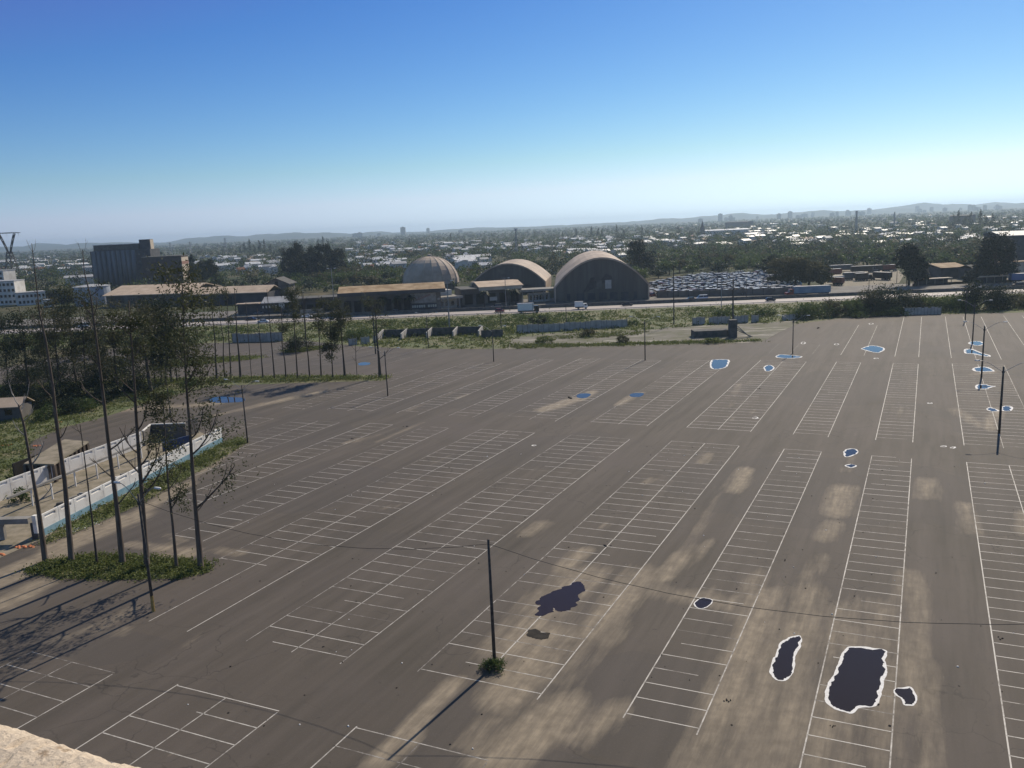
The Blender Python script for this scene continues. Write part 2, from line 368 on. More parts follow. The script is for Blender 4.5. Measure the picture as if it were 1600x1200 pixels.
c = mixc(nt, mathn(nt, 'MULTIPLY', ab, .3), c, (.098, .081, .065))
c = mixc(nt, maprange(nt, mid, .55, .78, 0, .45), c, (.066, .058, .05))
vo = N(nt, 'ShaderNodeTexVoronoi'); vo.feature = 'DISTANCE_TO_EDGE'; vo.inputs['Scale'].default_value = .17
wv = N(nt, 'ShaderNodeVectorMath', operation='ADD'); sc_ = N(nt, 'ShaderNodeVectorMath', operation='SCALE'); sc_.inputs[3].default_value = 3.2
tn = N(nt, 'ShaderNodeTexNoise'); tn.inputs['Scale'].default_value = .35; tn.inputs['Detail'].default_value = 5; nt.links.new(v, tn.inputs['Vector']); nt.links.new(tn.outputs['Color'], sc_.inputs[0])
nt.links.new(v, wv.inputs[0]); nt.links.new(sc_.outputs[0], wv.inputs[1]); nt.links.new(wv.outputs[0], vo.inputs['Vector'])
ck = mathn(nt, 'MULTIPLY', maprange(nt, vo.outputs['Distance'], .0, .012, 1, 0), maprange(nt, noise(nt, v, .06, 3), .48, .6, 0, .6))
c = mixc(nt, ck, c, (.028, .025, .022))                   # cracks
c = mixc(nt, maprange(nt, noise(nt, v, 1.7, 2), .7, .74, 0, .5), c, (.035, .031, .028))   # oil spots
pa_ = N(nt, 'ShaderNodeTexVoronoi'); pa_.distance = 'CHEBYCHEV'; pa_.inputs['Scale'].default_value = .055; nt.links.new(rot, pa_.inputs['Vector'])
sx = N(nt, 'ShaderNodeSeparateColor'); nt.links.new(pa_.outputs['Color'], sx.inputs[0])
c = mixc(nt, maprange(nt, sx.outputs[0], .72, .74, 0, .35), c, (.07, .062, .056))       # repaired slabs of another mix
spk = noise(nt, v, 14, 2, .8)
c = mixc(nt, maprange(nt, spk, .62, .72, 0, .3), c, (.04, .034, .03))
c = mixc(nt, maprange(nt, spk, .38, .28, 0, .35), c, (.2, .175, .15))
c = mixc(nt, maprange(nt, fine, .55, .8, 0, .35), c, (.15, .132, .115))
# dust that has washed over the asphalt, with frayed outlines
dn = noise(nt, mapping(nt, rot, (.09, .6, 1)), 1, 7, .66)
dm = mathn(nt, 'ADD', at, mathn(nt, 'MULTIPLY', mathn(nt, 'SUBTRACT', dn, .5), 1.5))
dmask = mathn(nt, 'MULTIPLY', maprange(nt, dm, .38, .95), maprange(nt, noise(nt, mapping(nt, rot, (.22, 2.0, 1)), 1, 6, .7), .3, .62, .4, .88))
dcol = mixc(nt, maprange(nt, noise(nt, v, .9, 5), .35, .65), (.24, .197, .142), (.345, .285, .205))
c = mixc(nt, dmask, c, dcol)
nt.links.new(c, b.inputs['Base Color']); b.inputs['Roughness'].default_value = .82; b.inputs['Specular IOR Level'].default_value = .25
bn = N(nt, 'ShaderNodeBump'); bn.inputs['Strength'].default_value = .15; bn.inputs['Distance'].default_value = .03
nt.links.new(fine, bn.inputs['Height']); nt.links.new(bn.outputs[0], b.inputs['Normal'])
M_asph = m
lot = struct('parking_lot', mb, m)
for nm, arr in (('dirt', dirt), ('bay', bay)):
    a = lot.data.attributes.new(nm, 'FLOAT', 'POINT'); a.data.foreach_set('value', arr.ravel().astype(np.float32))

# painted markings: every row of bays follows the lot's own grid
m, nt, b = nodes_of('worn white road paint'); v = pos(nt)
wn = noise(nt, v, 1.1, 6, .7); wb = noise(nt, v, .09, 3)
at = N(nt, 'ShaderNodeAttribute', attribute_name='wear').outputs['Fac']
wm = maprange(nt, mathn(nt, 'ADD', mathn(nt, 'ADD', wn, mathn(nt, 'MULTIPLY', wb, .5)), mathn(nt, 'MULTIPLY', at, .55)), .7, 1.02)
nt.links.new(mixc(nt, wm, (.52, .49, .44), (.105, .088, .074)), b.inputs['Base Color']); b.inputs['Roughness'].default_value = .7
M_paint = m
rr = random.Random(3)
def marking(lines):
    mb = MB(); wear = []
    for (u0, v0), (u1, v1), wd, we in lines:
        L = math.hypot(u1 - u0, v1 - v0); n = max(1, int(L / 6)); du, dv = (u1 - u0) / L, (v1 - v0) / L
        for k in range(n):
            a, c_ = L * k / n, L * (k + 1) / n
            q = [uvp(u0 + du*s - dv*wd/2*e, v0 + dv*s + du*wd/2*e, .005) for s, e in ((a, -1), (c_, -1), (c_, 1), (a, 1))]
            mb.quad(*q); wear += [we + rr.uniform(-.12, .12)] * 4
    o = struct('parking_lines', mb, M_paint)
    a = o.data.attributes.new('wear', 'FLOAT', 'POINT'); a.data.foreach_set('value', np.array(wear, dtype=np.float32))
def row(va, vb, u0, u1, dbl, edge=(.1, .1, .1, .5), stall=.35, s0=None, s1=None, stp=2.14, ends=(1, 1), uc0=None, ul0=None, wd=.092, sw=.085):
    L = []; c_ = (va + vb) / 2
    L.append(((ul0 or u0, va), (u1, va), wd, edge[0])); L.append(((u0, vb), (u1, vb), wd, edge[1]))
    if dbl: L.append(((uc0 or u0, c_), (u1, c_), wd, edge[2]))
    s0 = u0 if s0 is None else s0; s1 = u1 if s1 is None else s1
    n = int((s1 - s0) / stp + .01)
    for k in range(n + 1):
        if (k == 0 and not ends[0]): continue
        w0 = stall + rr.uniform(-.25, .25); sk = rr.uniform(-.12, .12)
        a0, b0 = va, vb
        if rr.random() < .12: a0 = va + rr.uniform(.1, .5) * (vb - va)
        if rr.random() < .1: b0 = vb - rr.uniform(.1, .4) * (vb - va)
        u = s1 - k * stp
        L.append(((u + .18 * (a0 - c_) / 5 + sk*.3, a0), (u + sk * .3 - .0 + .18 * (b0 - c_) / 5, b0), sw, w0))
    marking(L)
B = BANDS
# first rows, next to the viewer
row(*B[5][:2], 30, 39.9, 1, (.0, .1, .1), .1)
row(*B[4][:2], 14, 39.0, 1, (.5, .0, .2), .25)
row(*B[6][:2], 28, 40.7, 1, (.1, .4, .6), .25)
row(*B[10][:2], 40, 120, 1, (.3, .5, .4), .5)
# the long rows between the two cross aisles
row(*B[9][:2], 40, 120.2, 1, (.0, .3, .1), 0.08)
row(*B[8][:2], 46.3, 119.8, 0, (.1, .1), 0.08)
row(*B[7][:2], 48.5, 119.8, 0, (.05, .15), 0.18)
row(*B[6][:2], 48.3, 119.5, 1, (.25, .1, -.05), 0.13, uc0=52)
row(*B[5][:2], 47.0, 118.5, 1, (.3, .1, .2), 0.13)
row(*B[4][:2], 46.4, 117.8, 1, (.35, -.05, .1), 0.03, s0=58.2, uc0=46.5, ul0=57.5)
row(*B[3][:2], 62.8, 116.6, 0, (.4, .2), -0.05)
row(*B[2][:2], 71.5, 115.9, 0, (-.05, .1), 0.08)
row(*B[1][:2], 78, 114.6, 1, (.3, .2, .1), 0.13)
row(*B[0][:2], 85, 113.5, 0, (.4, .3), 0.23)
# second rows, beyond the cross aisle
row(*B[10][:2], 128.8, 199, 1, (.2, .4, .5), 0.30, sw=.1)
row(*B[9][:2], 128.9, 198.5, 1, (.0, .35, .2), 0.20, sw=.1)
row(*B[8][:2], 128.6, 196.5, 0, (.0, .0), 0.15, sw=.1)
row(*B[7][:2], 128.3, 196, 0, (.05, .05), 0.15, sw=.1)
row(*B[6][:2], 128.2, 195, 1, (.05, .05, .1), 0.10, sw=.1)
row(*B[5][:2], 127.2, 192, 1, (.45, .2, .1), 0.20, sw=.1)
row(*B[4][:2], 126.2, 190, 1, (.4, .1, .2), 0.15, sw=.1)
row(*B[3][:2], 124.9, 190, 0, (.15, .25), 0.20, sw=.1)
row(*B[2][:2], 124.0, 186, 0, (.1, .1), 0.20, sw=.1)
row(*B[1][:2], 123.0, 178, 1, (.1, .15, .1), 0.25, sw=.1)
row(*B[0][:2], 121.3, 165, 0, (.3, .3), 0.30, sw=.1)
# far rows: long lines, bays nearly worn away
for k, e in ((6, .6), (7, .1), (8, -.05), (9, .0), (10, .1)):
    row(B[k][0], B[k][1], 206, {6: 222, 7: 262, 8: 284, 9: 286, 10: 290}[k], B[k][2], (e, e, e), .85, stp=2.14)
# the strip beyond the line of trees on the left
for k in range(5):
    v0 = -121 - 14 * k
    row(v0 - 9.6, v0, 172 - 6 * k, 222 - 10 * k, 1, (.4, .4, .4), .6)

# ------------------------------------------------------------------ other ground sheets
def sheet(name, px, z, mat, cells=0):
    mb = MB(); mb.poly([tuple(gp(x, y)[:2]) + (z,) for x, y in px]); return struct(name, mb, mat)
m, nt, b = nodes_of('weedy soil'); v = pos(nt)
c = mixc(nt, maprange(nt, noise(nt, v, .12, 6), .4, .62), (.1, .125, .04), (.175, .155, .08))
c = mixc(nt, maprange(nt, noise(nt, v, .7, 6, .65), .45, .7), c, (.05, .065, .024)); nt.links.new(c, b.inputs['Base Color']); b.inputs['Roughness'].default_value = .95
M_weed = m
m, nt, b = nodes_of('pale rubble soil'); v = pos(nt)
c = mixc(nt, maprange(nt, noise(nt, v, .15, 6, .6), .42, .6), (.16, .145, .115), (.1, .1, .05))
c = mixc(nt, maprange(nt, noise(nt, mapping(nt, v, (.06, .22, 1)), 1, 6, .65), .55, .66), c, (.4, .37, .31)); nt.links.new(c, b.inputs['Base Color']); b.inputs['Roughness'].default_value = .95
M_rub = m
m, nt, b = nodes_of('yard soil'); v = pos(nt)
c = mixc(nt, maprange(nt, noise(nt, v, .5, 6, .65), .4, .62), (.27, .23, .17), (.15, .13, .085)); nt.links.new(c, b.inputs['Base Color']); b.inputs['Roughness'].default_value = .95
M_soil = m
p_edge = [(p.x, p.y) for p in poly_edge]
ROADY = lambda x: gp(400, 506).y + (x - gp(400, 506).x) * (gp(1600, 458).y - gp(400, 506).y) / (gp(1600, 458).x - gp(400, 506).x)
mb = MB(); mb.poly([(x, y, .012) for x, y in p_edge] + [(300, ROADY(300) + .5, .012), (-420, ROADY(-420) + .5, .012)])
struct('grass_verge', mb, M_weed)
sheet('rubble_ground', [(790, 546), (800, 528), (860, 521), (1010, 516), (1050, 511), (1185, 505), (1248, 501), (1240, 509), (1216, 520), (1190, 535), (1060, 539), (900, 543)], .02, M_rub)
W_POLY = [(-500, 900), (0, 785), (50, 757), (42, 707), (48, 690), (100, 668), (175, 648), (240, 625), (330, 603), (450, 599), (600, 594.5), (614, 588), (560, 585.5), (440, 586.5), (330, 588), (250, 591), (100, 601), (0, 601), (-500, 650)]
sheet('weedy_ground', W_POLY, .01, M_weed)
sheet('yard_ground', [(-300, 960), (0, 872), (66, 842), (345, 692), (300, 668), (235, 668), (0, 776), (-300, 900)], .016, M_soil)
S_POLY = [(62, 852), (75, 838), (345, 693), (378, 682), (386, 692), (352, 713), (282, 752), (200, 797), (110, 836)]
sheet('weed_strip', S_POLY, .022, M_weed)
G_POLY = [(35, 894), (60, 881), (130, 868), (200, 867), (290, 875), (332, 881), (328, 894), (280, 904), (180, 906), (100, 904)]
sheet('grass_island', G_POLY, .02, M_weed)
G2_POLY = [(230, 578), (270, 562), (340, 558.5), (410, 556.5), (415, 559), (345, 567)]
sheet('far_grass_island', G2_POLY, .02, M_weed)
G3_POLY = [(440, 548), (470, 544), (505, 541), (506, 545), (480, 549), (445, 552)]
sheet('bush_island', G3_POLY, .02, M_weed)

def in_poly(x, y, P_):
    r = False; j = len(P_) - 1
    for i in range(len(P_)):
        if (P_[i][1] > y) != (P_[j][1] > y) and x < (P_[j][0] - P_[i][0]) * (y - P_[i][1]) / (P_[j][1] - P_[i][1]) + P_[i][0]: r = not r
        j = i
    return r
def scatter(pxpoly, n, seed, world=None):
    P_ = world or [tuple(gp(*p)[:2]) for p in pxpoly]; r_ = random.Random(seed); out = []
    xs = [p[0] for p in P_]; ys = [p[1] for p in P_]; k = 0
    while len(out) < n and k < n * 60:
        k += 1; x, y = r_.uniform(min(xs), max(xs)), r_.uniform(min(ys), max(ys))
        if in_poly(x, y, P_): out.append((x, y))
    return out
rng = np.random.default_rng(11)
def tufts(name, pts, hgt, rad, per, size, mat, flat=0, z0=0.):
    mb = MB(); cs = []
    for x, y in pts:
        k = rng.uniform(.5, 1.5); g = rng.normal(size=(per, 3)) * np.array([rad * k, rad * k, 0])
        g[:, 2] = np.abs(rng.normal(size=per)) * hgt * .5 * k + .04; cs.append(g + np.array([x, y, z0]))
    mb.leaves(np.concatenate(cs), size, rng, 0, flat, .45); return struct(name, mb, mat, kind='stuff')
tufts('island_grass', scatter(G_POLY, 700, 1), .35, .35, 14, .3, L_grass)
tufts('wall_weeds', scatter(S_POLY, 420, 2), .5, .5, 14, .34, L_grass)
tufts('meadow_weeds', scatter(W_POLY[:9] + [(330, 597), (100, 620), (0, 640), (-300, 690)], 2400, 3), .35, .7, 12, .45, L_scrub)
tufts('tree_row_grass', scatter([(0, 640), (100, 606), (330, 599), (450, 597), (600, 593.5), (612, 588), (440, 588), (250, 593), (0, 603)], 1300, 4), .4, .7, 12, .45, L_grass)
tufts('island_weeds', scatter(G2_POLY, 500, 5) + scatter(G3_POLY, 200, 6), .35, .8, 10, .5, L_grass)
vp = [(x, y + 1.0) for x, y in p_edge] + [(300, ROADY(300) - 7), (-420, ROADY(-420) - 7)]
RUBP = [tuple(gp(*p)[:2]) for p in [(795, 544), (805, 530), (860, 522), (1010, 517), (1050, 512), (1185, 506), (1246, 502), (1216, 520), (1190, 534)]]
vpts = [p for p in scatter(None, 9000, 7, vp) if not in_poly(p[0], p[1], RUBP)]
lowp = [p for p in vpts if noise_ok(p)] if False else vpts
tufts('verge_scrub', vpts[:6000], .55, .9, 11, .75, L_scrub)
tufts('verge_brush', [p for p in vpts[6000:] if 258 + .02 * p[0] < p[1] < ROADY(p[0]) - 12 and math.sin(p[0] * .11) + math.sin(p[0] * .043 + 2) + random.Random(int(p[0] * 7)).uniform(-1, 1) > -.1], 1.3, 1.1, 22, .8, L_mid)
tufts('rubble_weeds', scatter([(800, 545), (806, 538), (900, 538), (1060, 534), (1185, 532), (1185, 534), (1060, 538), (900, 542)], 420, 8) + scatter([(840, 528), (950, 519), (1010, 518), (1000, 523), (900, 530)], 160, 9), .4, .8, 12, .55, L_scrub)

# ------------------------------------------------------------------ highway
RA = math.atan2(gp(1600, 458).y - gp(400, 506).y, gp(1600, 458).x - gp(400, 506).x)
RO = Vector((0, ROADY(0), 0)); RX = Vector((math.cos(RA), math.sin(RA), 0)); RYv = Vector((-math.sin(RA), math.cos(RA), 0))
def rd(s, t, z=0.): return RO + RX * s + RYv * t + Vector((0, 0, z))
def strip(mb, t0, t1, z, s0=-420, s1=420, n=28):
    for k in range(n):
        a, b_ = s0 + (s1 - s0) * k / n, s0 + (s1 - s0) * (k + 1) / n
        mb.quad(rd(a, t0, z), rd(b_, t0, z), rd(b_, t1, z), rd(a, t1, z))
m, nt, b = nodes_of('highway asphalt'); v = pos(nt)
c = mixc(nt, maprange(nt, noise(nt, mapping(nt, v, (.03, .8, 1)), 1, 5), .35, .65), (.3, .265, .25), (.4, .35, .325)); nt.links.new(c, b.inputs['Base Color']); b.inputs['Roughness'].default_value = .75
M_hwy = m
mb = MB(); strip(mb, 0, 15, .03); strip(mb, 19, 30.5, .03)
struct('highway', mb, M_hwy)
mb = MB()
for t in (.7, 14.3, 19.6, 29.8): strip(mb, t - .1, t + .1, .036)
for t in (5.3, 9.8, 23, 26.4):
    for k in range(70): mb.quad(*[rd(a_, b_, .036) for a_, b_ in ((-420 + 12*k, t - .09), (-416 + 12*k, t - .09), (-416 + 12*k, t + .09), (-420 + 12*k, t + .09))])
struct('highway_markings', mb, M_paint)
mb = MB(); strip(mb, 15, 19, .02); struct('median', mb, M_weed)
mb = MB()
for k in range(0, 140):
    a = -420 + 6 * k
    mb.loft([[rd(s_, 16.4, .0), rd(s_, 17.8, .0), rd(s_, 17.5, .5), rd(s_, 17.3, 1.25), rd(s_, 16.9, 1.25), rd(s_, 16.7, .5)] for s_ in (a, a + 5.95)])
tag(obj('median_barrier', mb, M_concd), 'long dark concrete barrier between the two carriageways of the highway', 'barrier')
mb = MB(); strip(mb, 31.5, 60, .018); struct('service_road', mb, rnd_mat('service yard', (.13, .12, .11), (.2, .185, .165), .2, .9))
mb = MB()
for k in range(108): mb.box(rd(-420 + 8*k, -1.2), (.16, .16, .75), RA)
for z in (.42, .62): mb.tube([rd(-420, -1.32, z), rd(-100, -1.32, z), rd(200, -1.32, z), rd(440, -1.32, z)], .09, 4)
tag(obj('guard_rail', mb, M_metal), 'low steel guard rail running along the near edge of the highway', 'guard rail')

# ------------------------------------------------------------------ puddles
m, nt, b = nodes_of('puddle water'); b.inputs['Base Color'].default_value = (.03, .022, .017, 1); b.inputs['Roughness'].default_value = .02; b.inputs['IOR'].default_value = 1.29; b.inputs['Specular Tint'].default_value = (1, .78, .55, 1)
M_water = m
M_rim = rnd_mat('dried white scum', (.68, .66, .62), (.82, .81, .79), 5, .8)
M_wet = rnd_mat('wet mud', (.014, .012, .01), (.035, .03, .024), 1.2, .8, spec=.15)
def outline(px, seed, sub=10, jag=.05):
    P_ = [gp(*p) for p in px]; n = len(P_); out = []
    for i in range(n):
        a, b_, c_, d = P_[i - 1], P_[i], P_[(i + 1) % n], P_[(i + 2) % n]
        for k in range(sub):
            t = k / sub
            p = .5 * ((2 * b_) + (c_ - a) * t + (2*a - 5*b_ + 4*c_ - d) * t*t + (3*b_ - a - 3*c_ + d) * t**3)
            out.append(p + mnoise.noise_vector(Vector((p.x * 1.6, p.y * 1.6, seed))) * jag * 2 + mnoise.noise_vector(Vector((p.x * 5, p.y * 5, seed))) * jag * .7)
            out[-1].z = 0
    return out
def inset(P_, wd, seed):
    n = len(P_); out = []
    ar = sum(P_[i].x * P_[(i+1) % n].y - P_[(i+1) % n].x * P_[i].y for i in range(n)); sg = 1 if ar > 0 else -1
    for i in range(n):
        t = (P_[(i + 2) % n] - P_[i - 2]).normalized(); p = P_[i]
        out.append(p + Vector((-t.y, t.x, 0)) * sg * wd * .78 * (.85 + .9 * mnoise.noise(Vector((p.x * 1.3, p.y * 1.3, seed + 9))) + .35 * mnoise.noise(Vector((p.x * 6, p.y * 6, seed)))))
    return out
def poly_up(mb, pts, z):
    n = len(pts); ar = sum(pts[i].x * pts[(i+1) % n].y - pts[(i+1) % n].x * pts[i].y for i in range(n))
    q = pts if ar > 0 else pts[::-1]
    mb.poly([(p.x, p.y, z) for p in q])
def puddle(label, px, rim, seed, fill='water', jag=.05):
    o = outline(px, seed, jag=jag); c_ = sum(o, Vector()) / len(o)
    o = [p - c_ for p in o]; inn = inset(o, rim, seed + 1) if rim else o
    cat = {'water': 'puddle', 'wet': 'wet patch', None: 'white ring'}[fill]; nm = cat.replace(' ', '_')
    if fill:
        mb = MB(); poly_up(mb, inn, .014); root = obj(nm, mb, M_water if fill == 'water' else M_wet, loc=(c_.x, c_.y, 0))
        tag(root, label, cat)
    if rim:
        mb = MB(); n = len(o)
        for i in range(n):
            j = (i + 1) % n; mb.quad(*[(p.x, p.y, .010) for p in (o[i], o[j], inn[j], inn[i])])
        rm_ = obj('rim' if fill else nm, mb, M_rim, root if fill else None, loc=(0, 0, 0) if fill else (c_.x, c_.y, 0))
        if not fill: tag(rm_, label, cat)
puddle('largest dark puddle with a white crusted edge, at the lower right', [(1322, 1013), (1340, 1010), (1384, 1016), (1383, 1032), (1386, 1048), (1380, 1072), (1370, 1102), (1345, 1106), (1330, 1115), (1300, 1106), (1288, 1092), (1293, 1068), (1303, 1055), (1312, 1030)], .32, 1)
puddle('narrow upright puddle with a white edge just left of the largest puddle', [(1229, 998), (1243, 993), (1252, 995), (1251, 1010), (1244, 1026), (1240, 1050), (1230, 1062), (1213, 1063), (1203, 1052), (1204, 1040), (1212, 1022), (1219, 1004)], .26, 2)
puddle('small boot shaped puddle inside a thick white ring, right of the largest puddle', [(1398, 1076), (1408, 1074), (1421, 1073), (1430, 1081), (1433, 1095), (1428, 1102), (1413, 1102), (1408, 1091), (1398, 1085)], .24, 3)
puddle('round dark puddle with a thin pale edge above the black cable', [(1088, 938), (1098, 934), (1110, 936), (1113, 941), (1107, 948), (1094, 951), (1085, 947)], .14, 4)
puddle('ragged dark puddle without a white edge, right of the bare wooden post', [(852, 930), (880, 917), (903, 908), (912, 914), (914, 922), (904, 930), (902, 940), (890, 952), (870, 956), (866, 950), (857, 960), (839, 962), (842, 948), (840, 938)], 0, 5, jag=.16)
puddle('small drying wet patch below the ragged dark puddle', [(824, 986), (836, 983), (846, 988), (858, 990), (856, 997), (842, 1000), (828, 996)], 0, 6, 'wet', .14)
puddle('blue oval puddle with a white edge between the two rows of bays, mid right', [(1320, 703), (1330, 701), (1340, 703), (1339, 709), (1330, 713), (1321, 714), (1318, 709)], .3, 7)
puddle('thin lens shaped puddle in a white ring just below the blue oval puddle', [(1320, 728), (1328, 725), (1339, 728), (1330, 731)], .3, 8)
puddle('blue puddle with a pointed left tip and white edge, far right of centre', [(1345, 545), (1355, 541), (1365, 540), (1380, 543), (1382, 547), (1372, 551), (1358, 549), (1348, 546)], .5, 9)
puddle('wide flat blue puddle at the foot of a lamp post', [(1214, 555.5), (1222, 554), (1250, 556.5), (1252, 558.5), (1235, 560), (1213, 558.5)], .5, 10)
puddle('small blue puddle with white edge below and left of the wide flat puddle', [(1193, 575), (1197, 571), (1204, 570.5), (1210, 574), (1206, 579), (1197, 580)], .4, 11)
puddle('square blue puddle with a lumpy white edge, left of the two small far puddles', [(1110, 565), (1115, 562), (1138, 562), (1139, 567), (1134, 574), (1118, 577), (1110, 574)], .5, 12)
puddle('small blue puddle without rim in the bays at mid distance', [(984, 617), (990, 614.5), (1003, 614), (1006, 616), (1000, 620), (987, 620)], 0, 13)
puddle('small blue puddle on a tan dirt stain beside a dark clod', [(901, 618), (908, 615), (921, 615), (922, 618), (914, 622), (903, 621.5)], 0, 14)
puddle('long blue puddle crossed by tree shadows beside the row of trees', [(328, 624), (340, 620), (360, 620.5), (380, 622), (381, 627), (362, 629), (335, 629)], 0, 15)
puddle('faint shallow puddle between the tree trunks in the far left car park', [(560, 568), (568, 566), (578, 567), (576, 570), (562, 571)], 0, 16)
puddle('thin white ringed puddle farthest up among the right hand lamp posts', [(1513, 535.5), (1522, 533), (1534, 534), (1538, 538), (1528, 540), (1516, 538)], .55, 17)
puddle('blue puddle with a long white tail, second from the top of the right hand chain', [(1506, 547), (1510, 545), (1521, 546), (1536, 552), (1547, 555), (1546, 557.5), (1534, 556), (1520, 553), (1508, 552)], .75, 18)
puddle('almond shaped blue puddle in the middle of the right hand chain', [(1519, 577), (1524, 574), (1536, 573), (1547, 575), (1554, 580), (1545, 580.5), (1535, 581), (1523, 580)], .7, 19)
puddle('arrow shaped blue puddle under the tall right hand lamp post line', [(1524, 604), (1527, 601), (1540, 600.5), (1547, 602.5), (1556, 603.5), (1547, 606), (1541, 608), (1526, 607.5)], .5, 20)
puddle('tiny pointed puddle, left one of a white ringed pair', [(1541, 639), (1546, 636.5), (1553, 638), (1562, 642), (1553, 643), (1545, 642)], .4, 21)
puddle('oval blue puddle, right one of a white ringed pair', [(1564, 638), (1568, 634.5), (1578, 634.5), (1583, 637.5), (1579, 642), (1566, 642)], .45, 22)
for k, (x, y, rx, ry, l) in enumerate(((1255, 536, 4, 1.6, 'faint slanted white ring near the lamp post in front of the verge'), (1307, 538, 4, 1.2, 'small white ring on bare asphalt left of the pointed far puddle'), (1369, 560, 4, .8, 'short white streak just below the pointed far puddle'),
        (1474, 697.5, 5, 1, 'left white ring of two on the cross aisle'), (1489, 699.5, 4.5, 1.4, 'right white ring of two on the cross aisle'), (1453, 630, 4.5, .8, 'white curved streak in the aisle left of the white ringed pair'), (1361, 506, 4, 1, 'farthest white ring near the scrub at the lot edge'), (834, 696, 4, .9, 'single white smear at the corner of a row of bays'), (1180, 653, 4.5, 1.5, 'white smear inside the far row of bays'))):
    puddle(l, [(x - rx, y), (x - rx*.4, y - ry), (x + rx*.6, y - ry), (x + rx, y + ry*.1), (x + rx*.3, y + ry), (x - rx*.5, y + ry*.9)], .3, 40 + k, None)

# ------------------------------------------------------------------ lamp posts, utility poles, cables
def lamp_post(px, ytop, label, rad=.13, arms=True, adir=None, alen=3.0, foot=False, base_mat=None):
    b_ = gp(*px); h = top_z(b_, ytop)
    t = thing('lamp_post', label, 'lamp post', b_, group='lamp posts of the car park')
    mb = MB(); mb.tube([(0, 0, -.1), (0, 0, h * .5), (0, 0, h)], [rad * 1.15, rad, rad * .8], 8); obj('post', mb, M_pole, t, smooth=True)
    ad = (adir or LV).normalized(); ends = []
    if arms:
        for s in (-1, 1):
            mb = MB(); pts = []
            for k in range(8):
                q = k / 7; pts.append(ad * s * (.1 + alen * q) + Vector((0, 0, h - .7 + 1.5 * math.sin(q * PI / 2) ** 1.2)))
            mb.tube(pts, .035, 5); obj('arm', mb, M_metal, t)
            e = pts[-1]; mb = MB()
            mb.loft([[e + ad * s * x + LU * y * wd + Vector((0, 0, z)) for y, z in ((-1, .03), (-.6, .1), (.6, .1), (1, .03), (.7, -.06), (-.7, -.06))] for x, wd in ((-.1, .07), (.1, .14), (.45, .15), (.62, .08))])
            obj('lamp_head', mb, M_lamp, t, smooth=True); ends.append(b_ + e)
        mb = MB(); mb.box((.0, 0, h - .95), (.3, .22, .3)); obj('junction_box', mb, M_pole, t)
    return t, h
_, h773 = lamp_post((773, 1040), 843, 'bare wooden post without arms, standing in a green bush at the front', .12, False)
bush_b = gp(770, 1056)
mb = MB(); cs = []
for k in range(34):
    a = rng.uniform(0, 2*PI); q = rng.uniform(.1, 1.0); c_ = np.array([math.cos(a) * q, math.sin(a) * q * .85, .12 + .55 * (1 - q * .7) * rng.uniform(.4, 1)])
    cs.append(c_ + rng.normal(size=(46, 3)) * .13)
mb.leaves(np.concatenate(cs), .13, rng, 0, .3, .6)
bt = thing('bush', 'small leafy green bush growing round the foot of the bare post', 'bush', gp(773, 1044) + Vector((-.1, -.15, 0)))
obj('foliage', mb, L_mid, bt)
mb = MB()
for k in range(9): mb.tube([(0, 0, 0), (.3 * math.cos(k * .7), .3 * math.sin(k * .7), .35), (.62 * math.cos(k * .7 + .2), .62 * math.sin(k * .7 + .2), .55)], [.02, .014, .006], 4)
obj('stem', mb, M_bark, bt)
tl, hl = lamp_post((240, 955), 772, 'nearest lamp post on the left with a yellowish foot, beside the grass island', .13, True, alen=2.2)
mb = MB(); mb.tube([(0, 0, -.05), (0, 0, 1.5)], [.165, .15], 8); obj('painted_foot', mb, rnd_mat('faded yellow paint', (.28, .19, .06), (.4, .28, .1), 3, .8), tl)
lamp_post((387, 692), 602, 'lamp post at the far end of the white and blue wall', .11)
lamp_post((606, 619), 549, 'lamp post just right of the last tree of the row', .11)
lamp_post((771.5, 565), 514, 'lamp post in the far rows in front of the concrete bins', .11)
lamp_post((669.5, 544), 493, 'lamp post at the grass edge in front of the middle concrete bin', .11)
lamp_post((1008, 563), 500, 'lamp post in the middle of the picture in front of the rubble ground', .12)
lamp_post((1238.5, 553), 498, 'lamp post standing in the wide flat blue puddle', .12)
lamp_post((1561, 677), 573, 'tallest lamp post, nearest one on the right, with two curved arms', .16)
lamp_post((1533.3, 591), 509, 'second lamp post of the right hand line, behind the nearest one', .15)
lamp_post((1519.3, 536.5), 474, 'third lamp post of the right hand line, by the white ringed puddle', .14)
lamp_post((1508, 502), 453, 'farthest lamp post of the right hand line, at the lot edge', .14)
def cable(a, b_, sag, label, rad=.028, n=26, name='cable'):
    mb = MB(); pts = [a + (b_ - a) * (k / n) - Vector((0, 0, 4 * sag * (k / n) * (1 - k / n))) for k in range(n + 1)]
    for k in range(n + 1): pts[k] += Vector((0, 0, .02 * math.sin(k * 2.1)))
    mb.tube(pts, rad, 5); return tag(obj(name, mb, M_cable), label, 'cable')
pA = gp(773, 1040) + Vector((0, 0, h773 - .35)); u_, v_ = to_uv(gp(773, 1040))
cable(pA, uvp(u_ + 5, v_ + 43, 9.6), 2.7, 'black cable sagging from the bare post across the lot to the right', .02)
cable(pA, gp(240, 955) + Vector((0, 0, hl - .6)), 1.9, 'black cable sagging from the bare post to the lamp post on the left', .018)
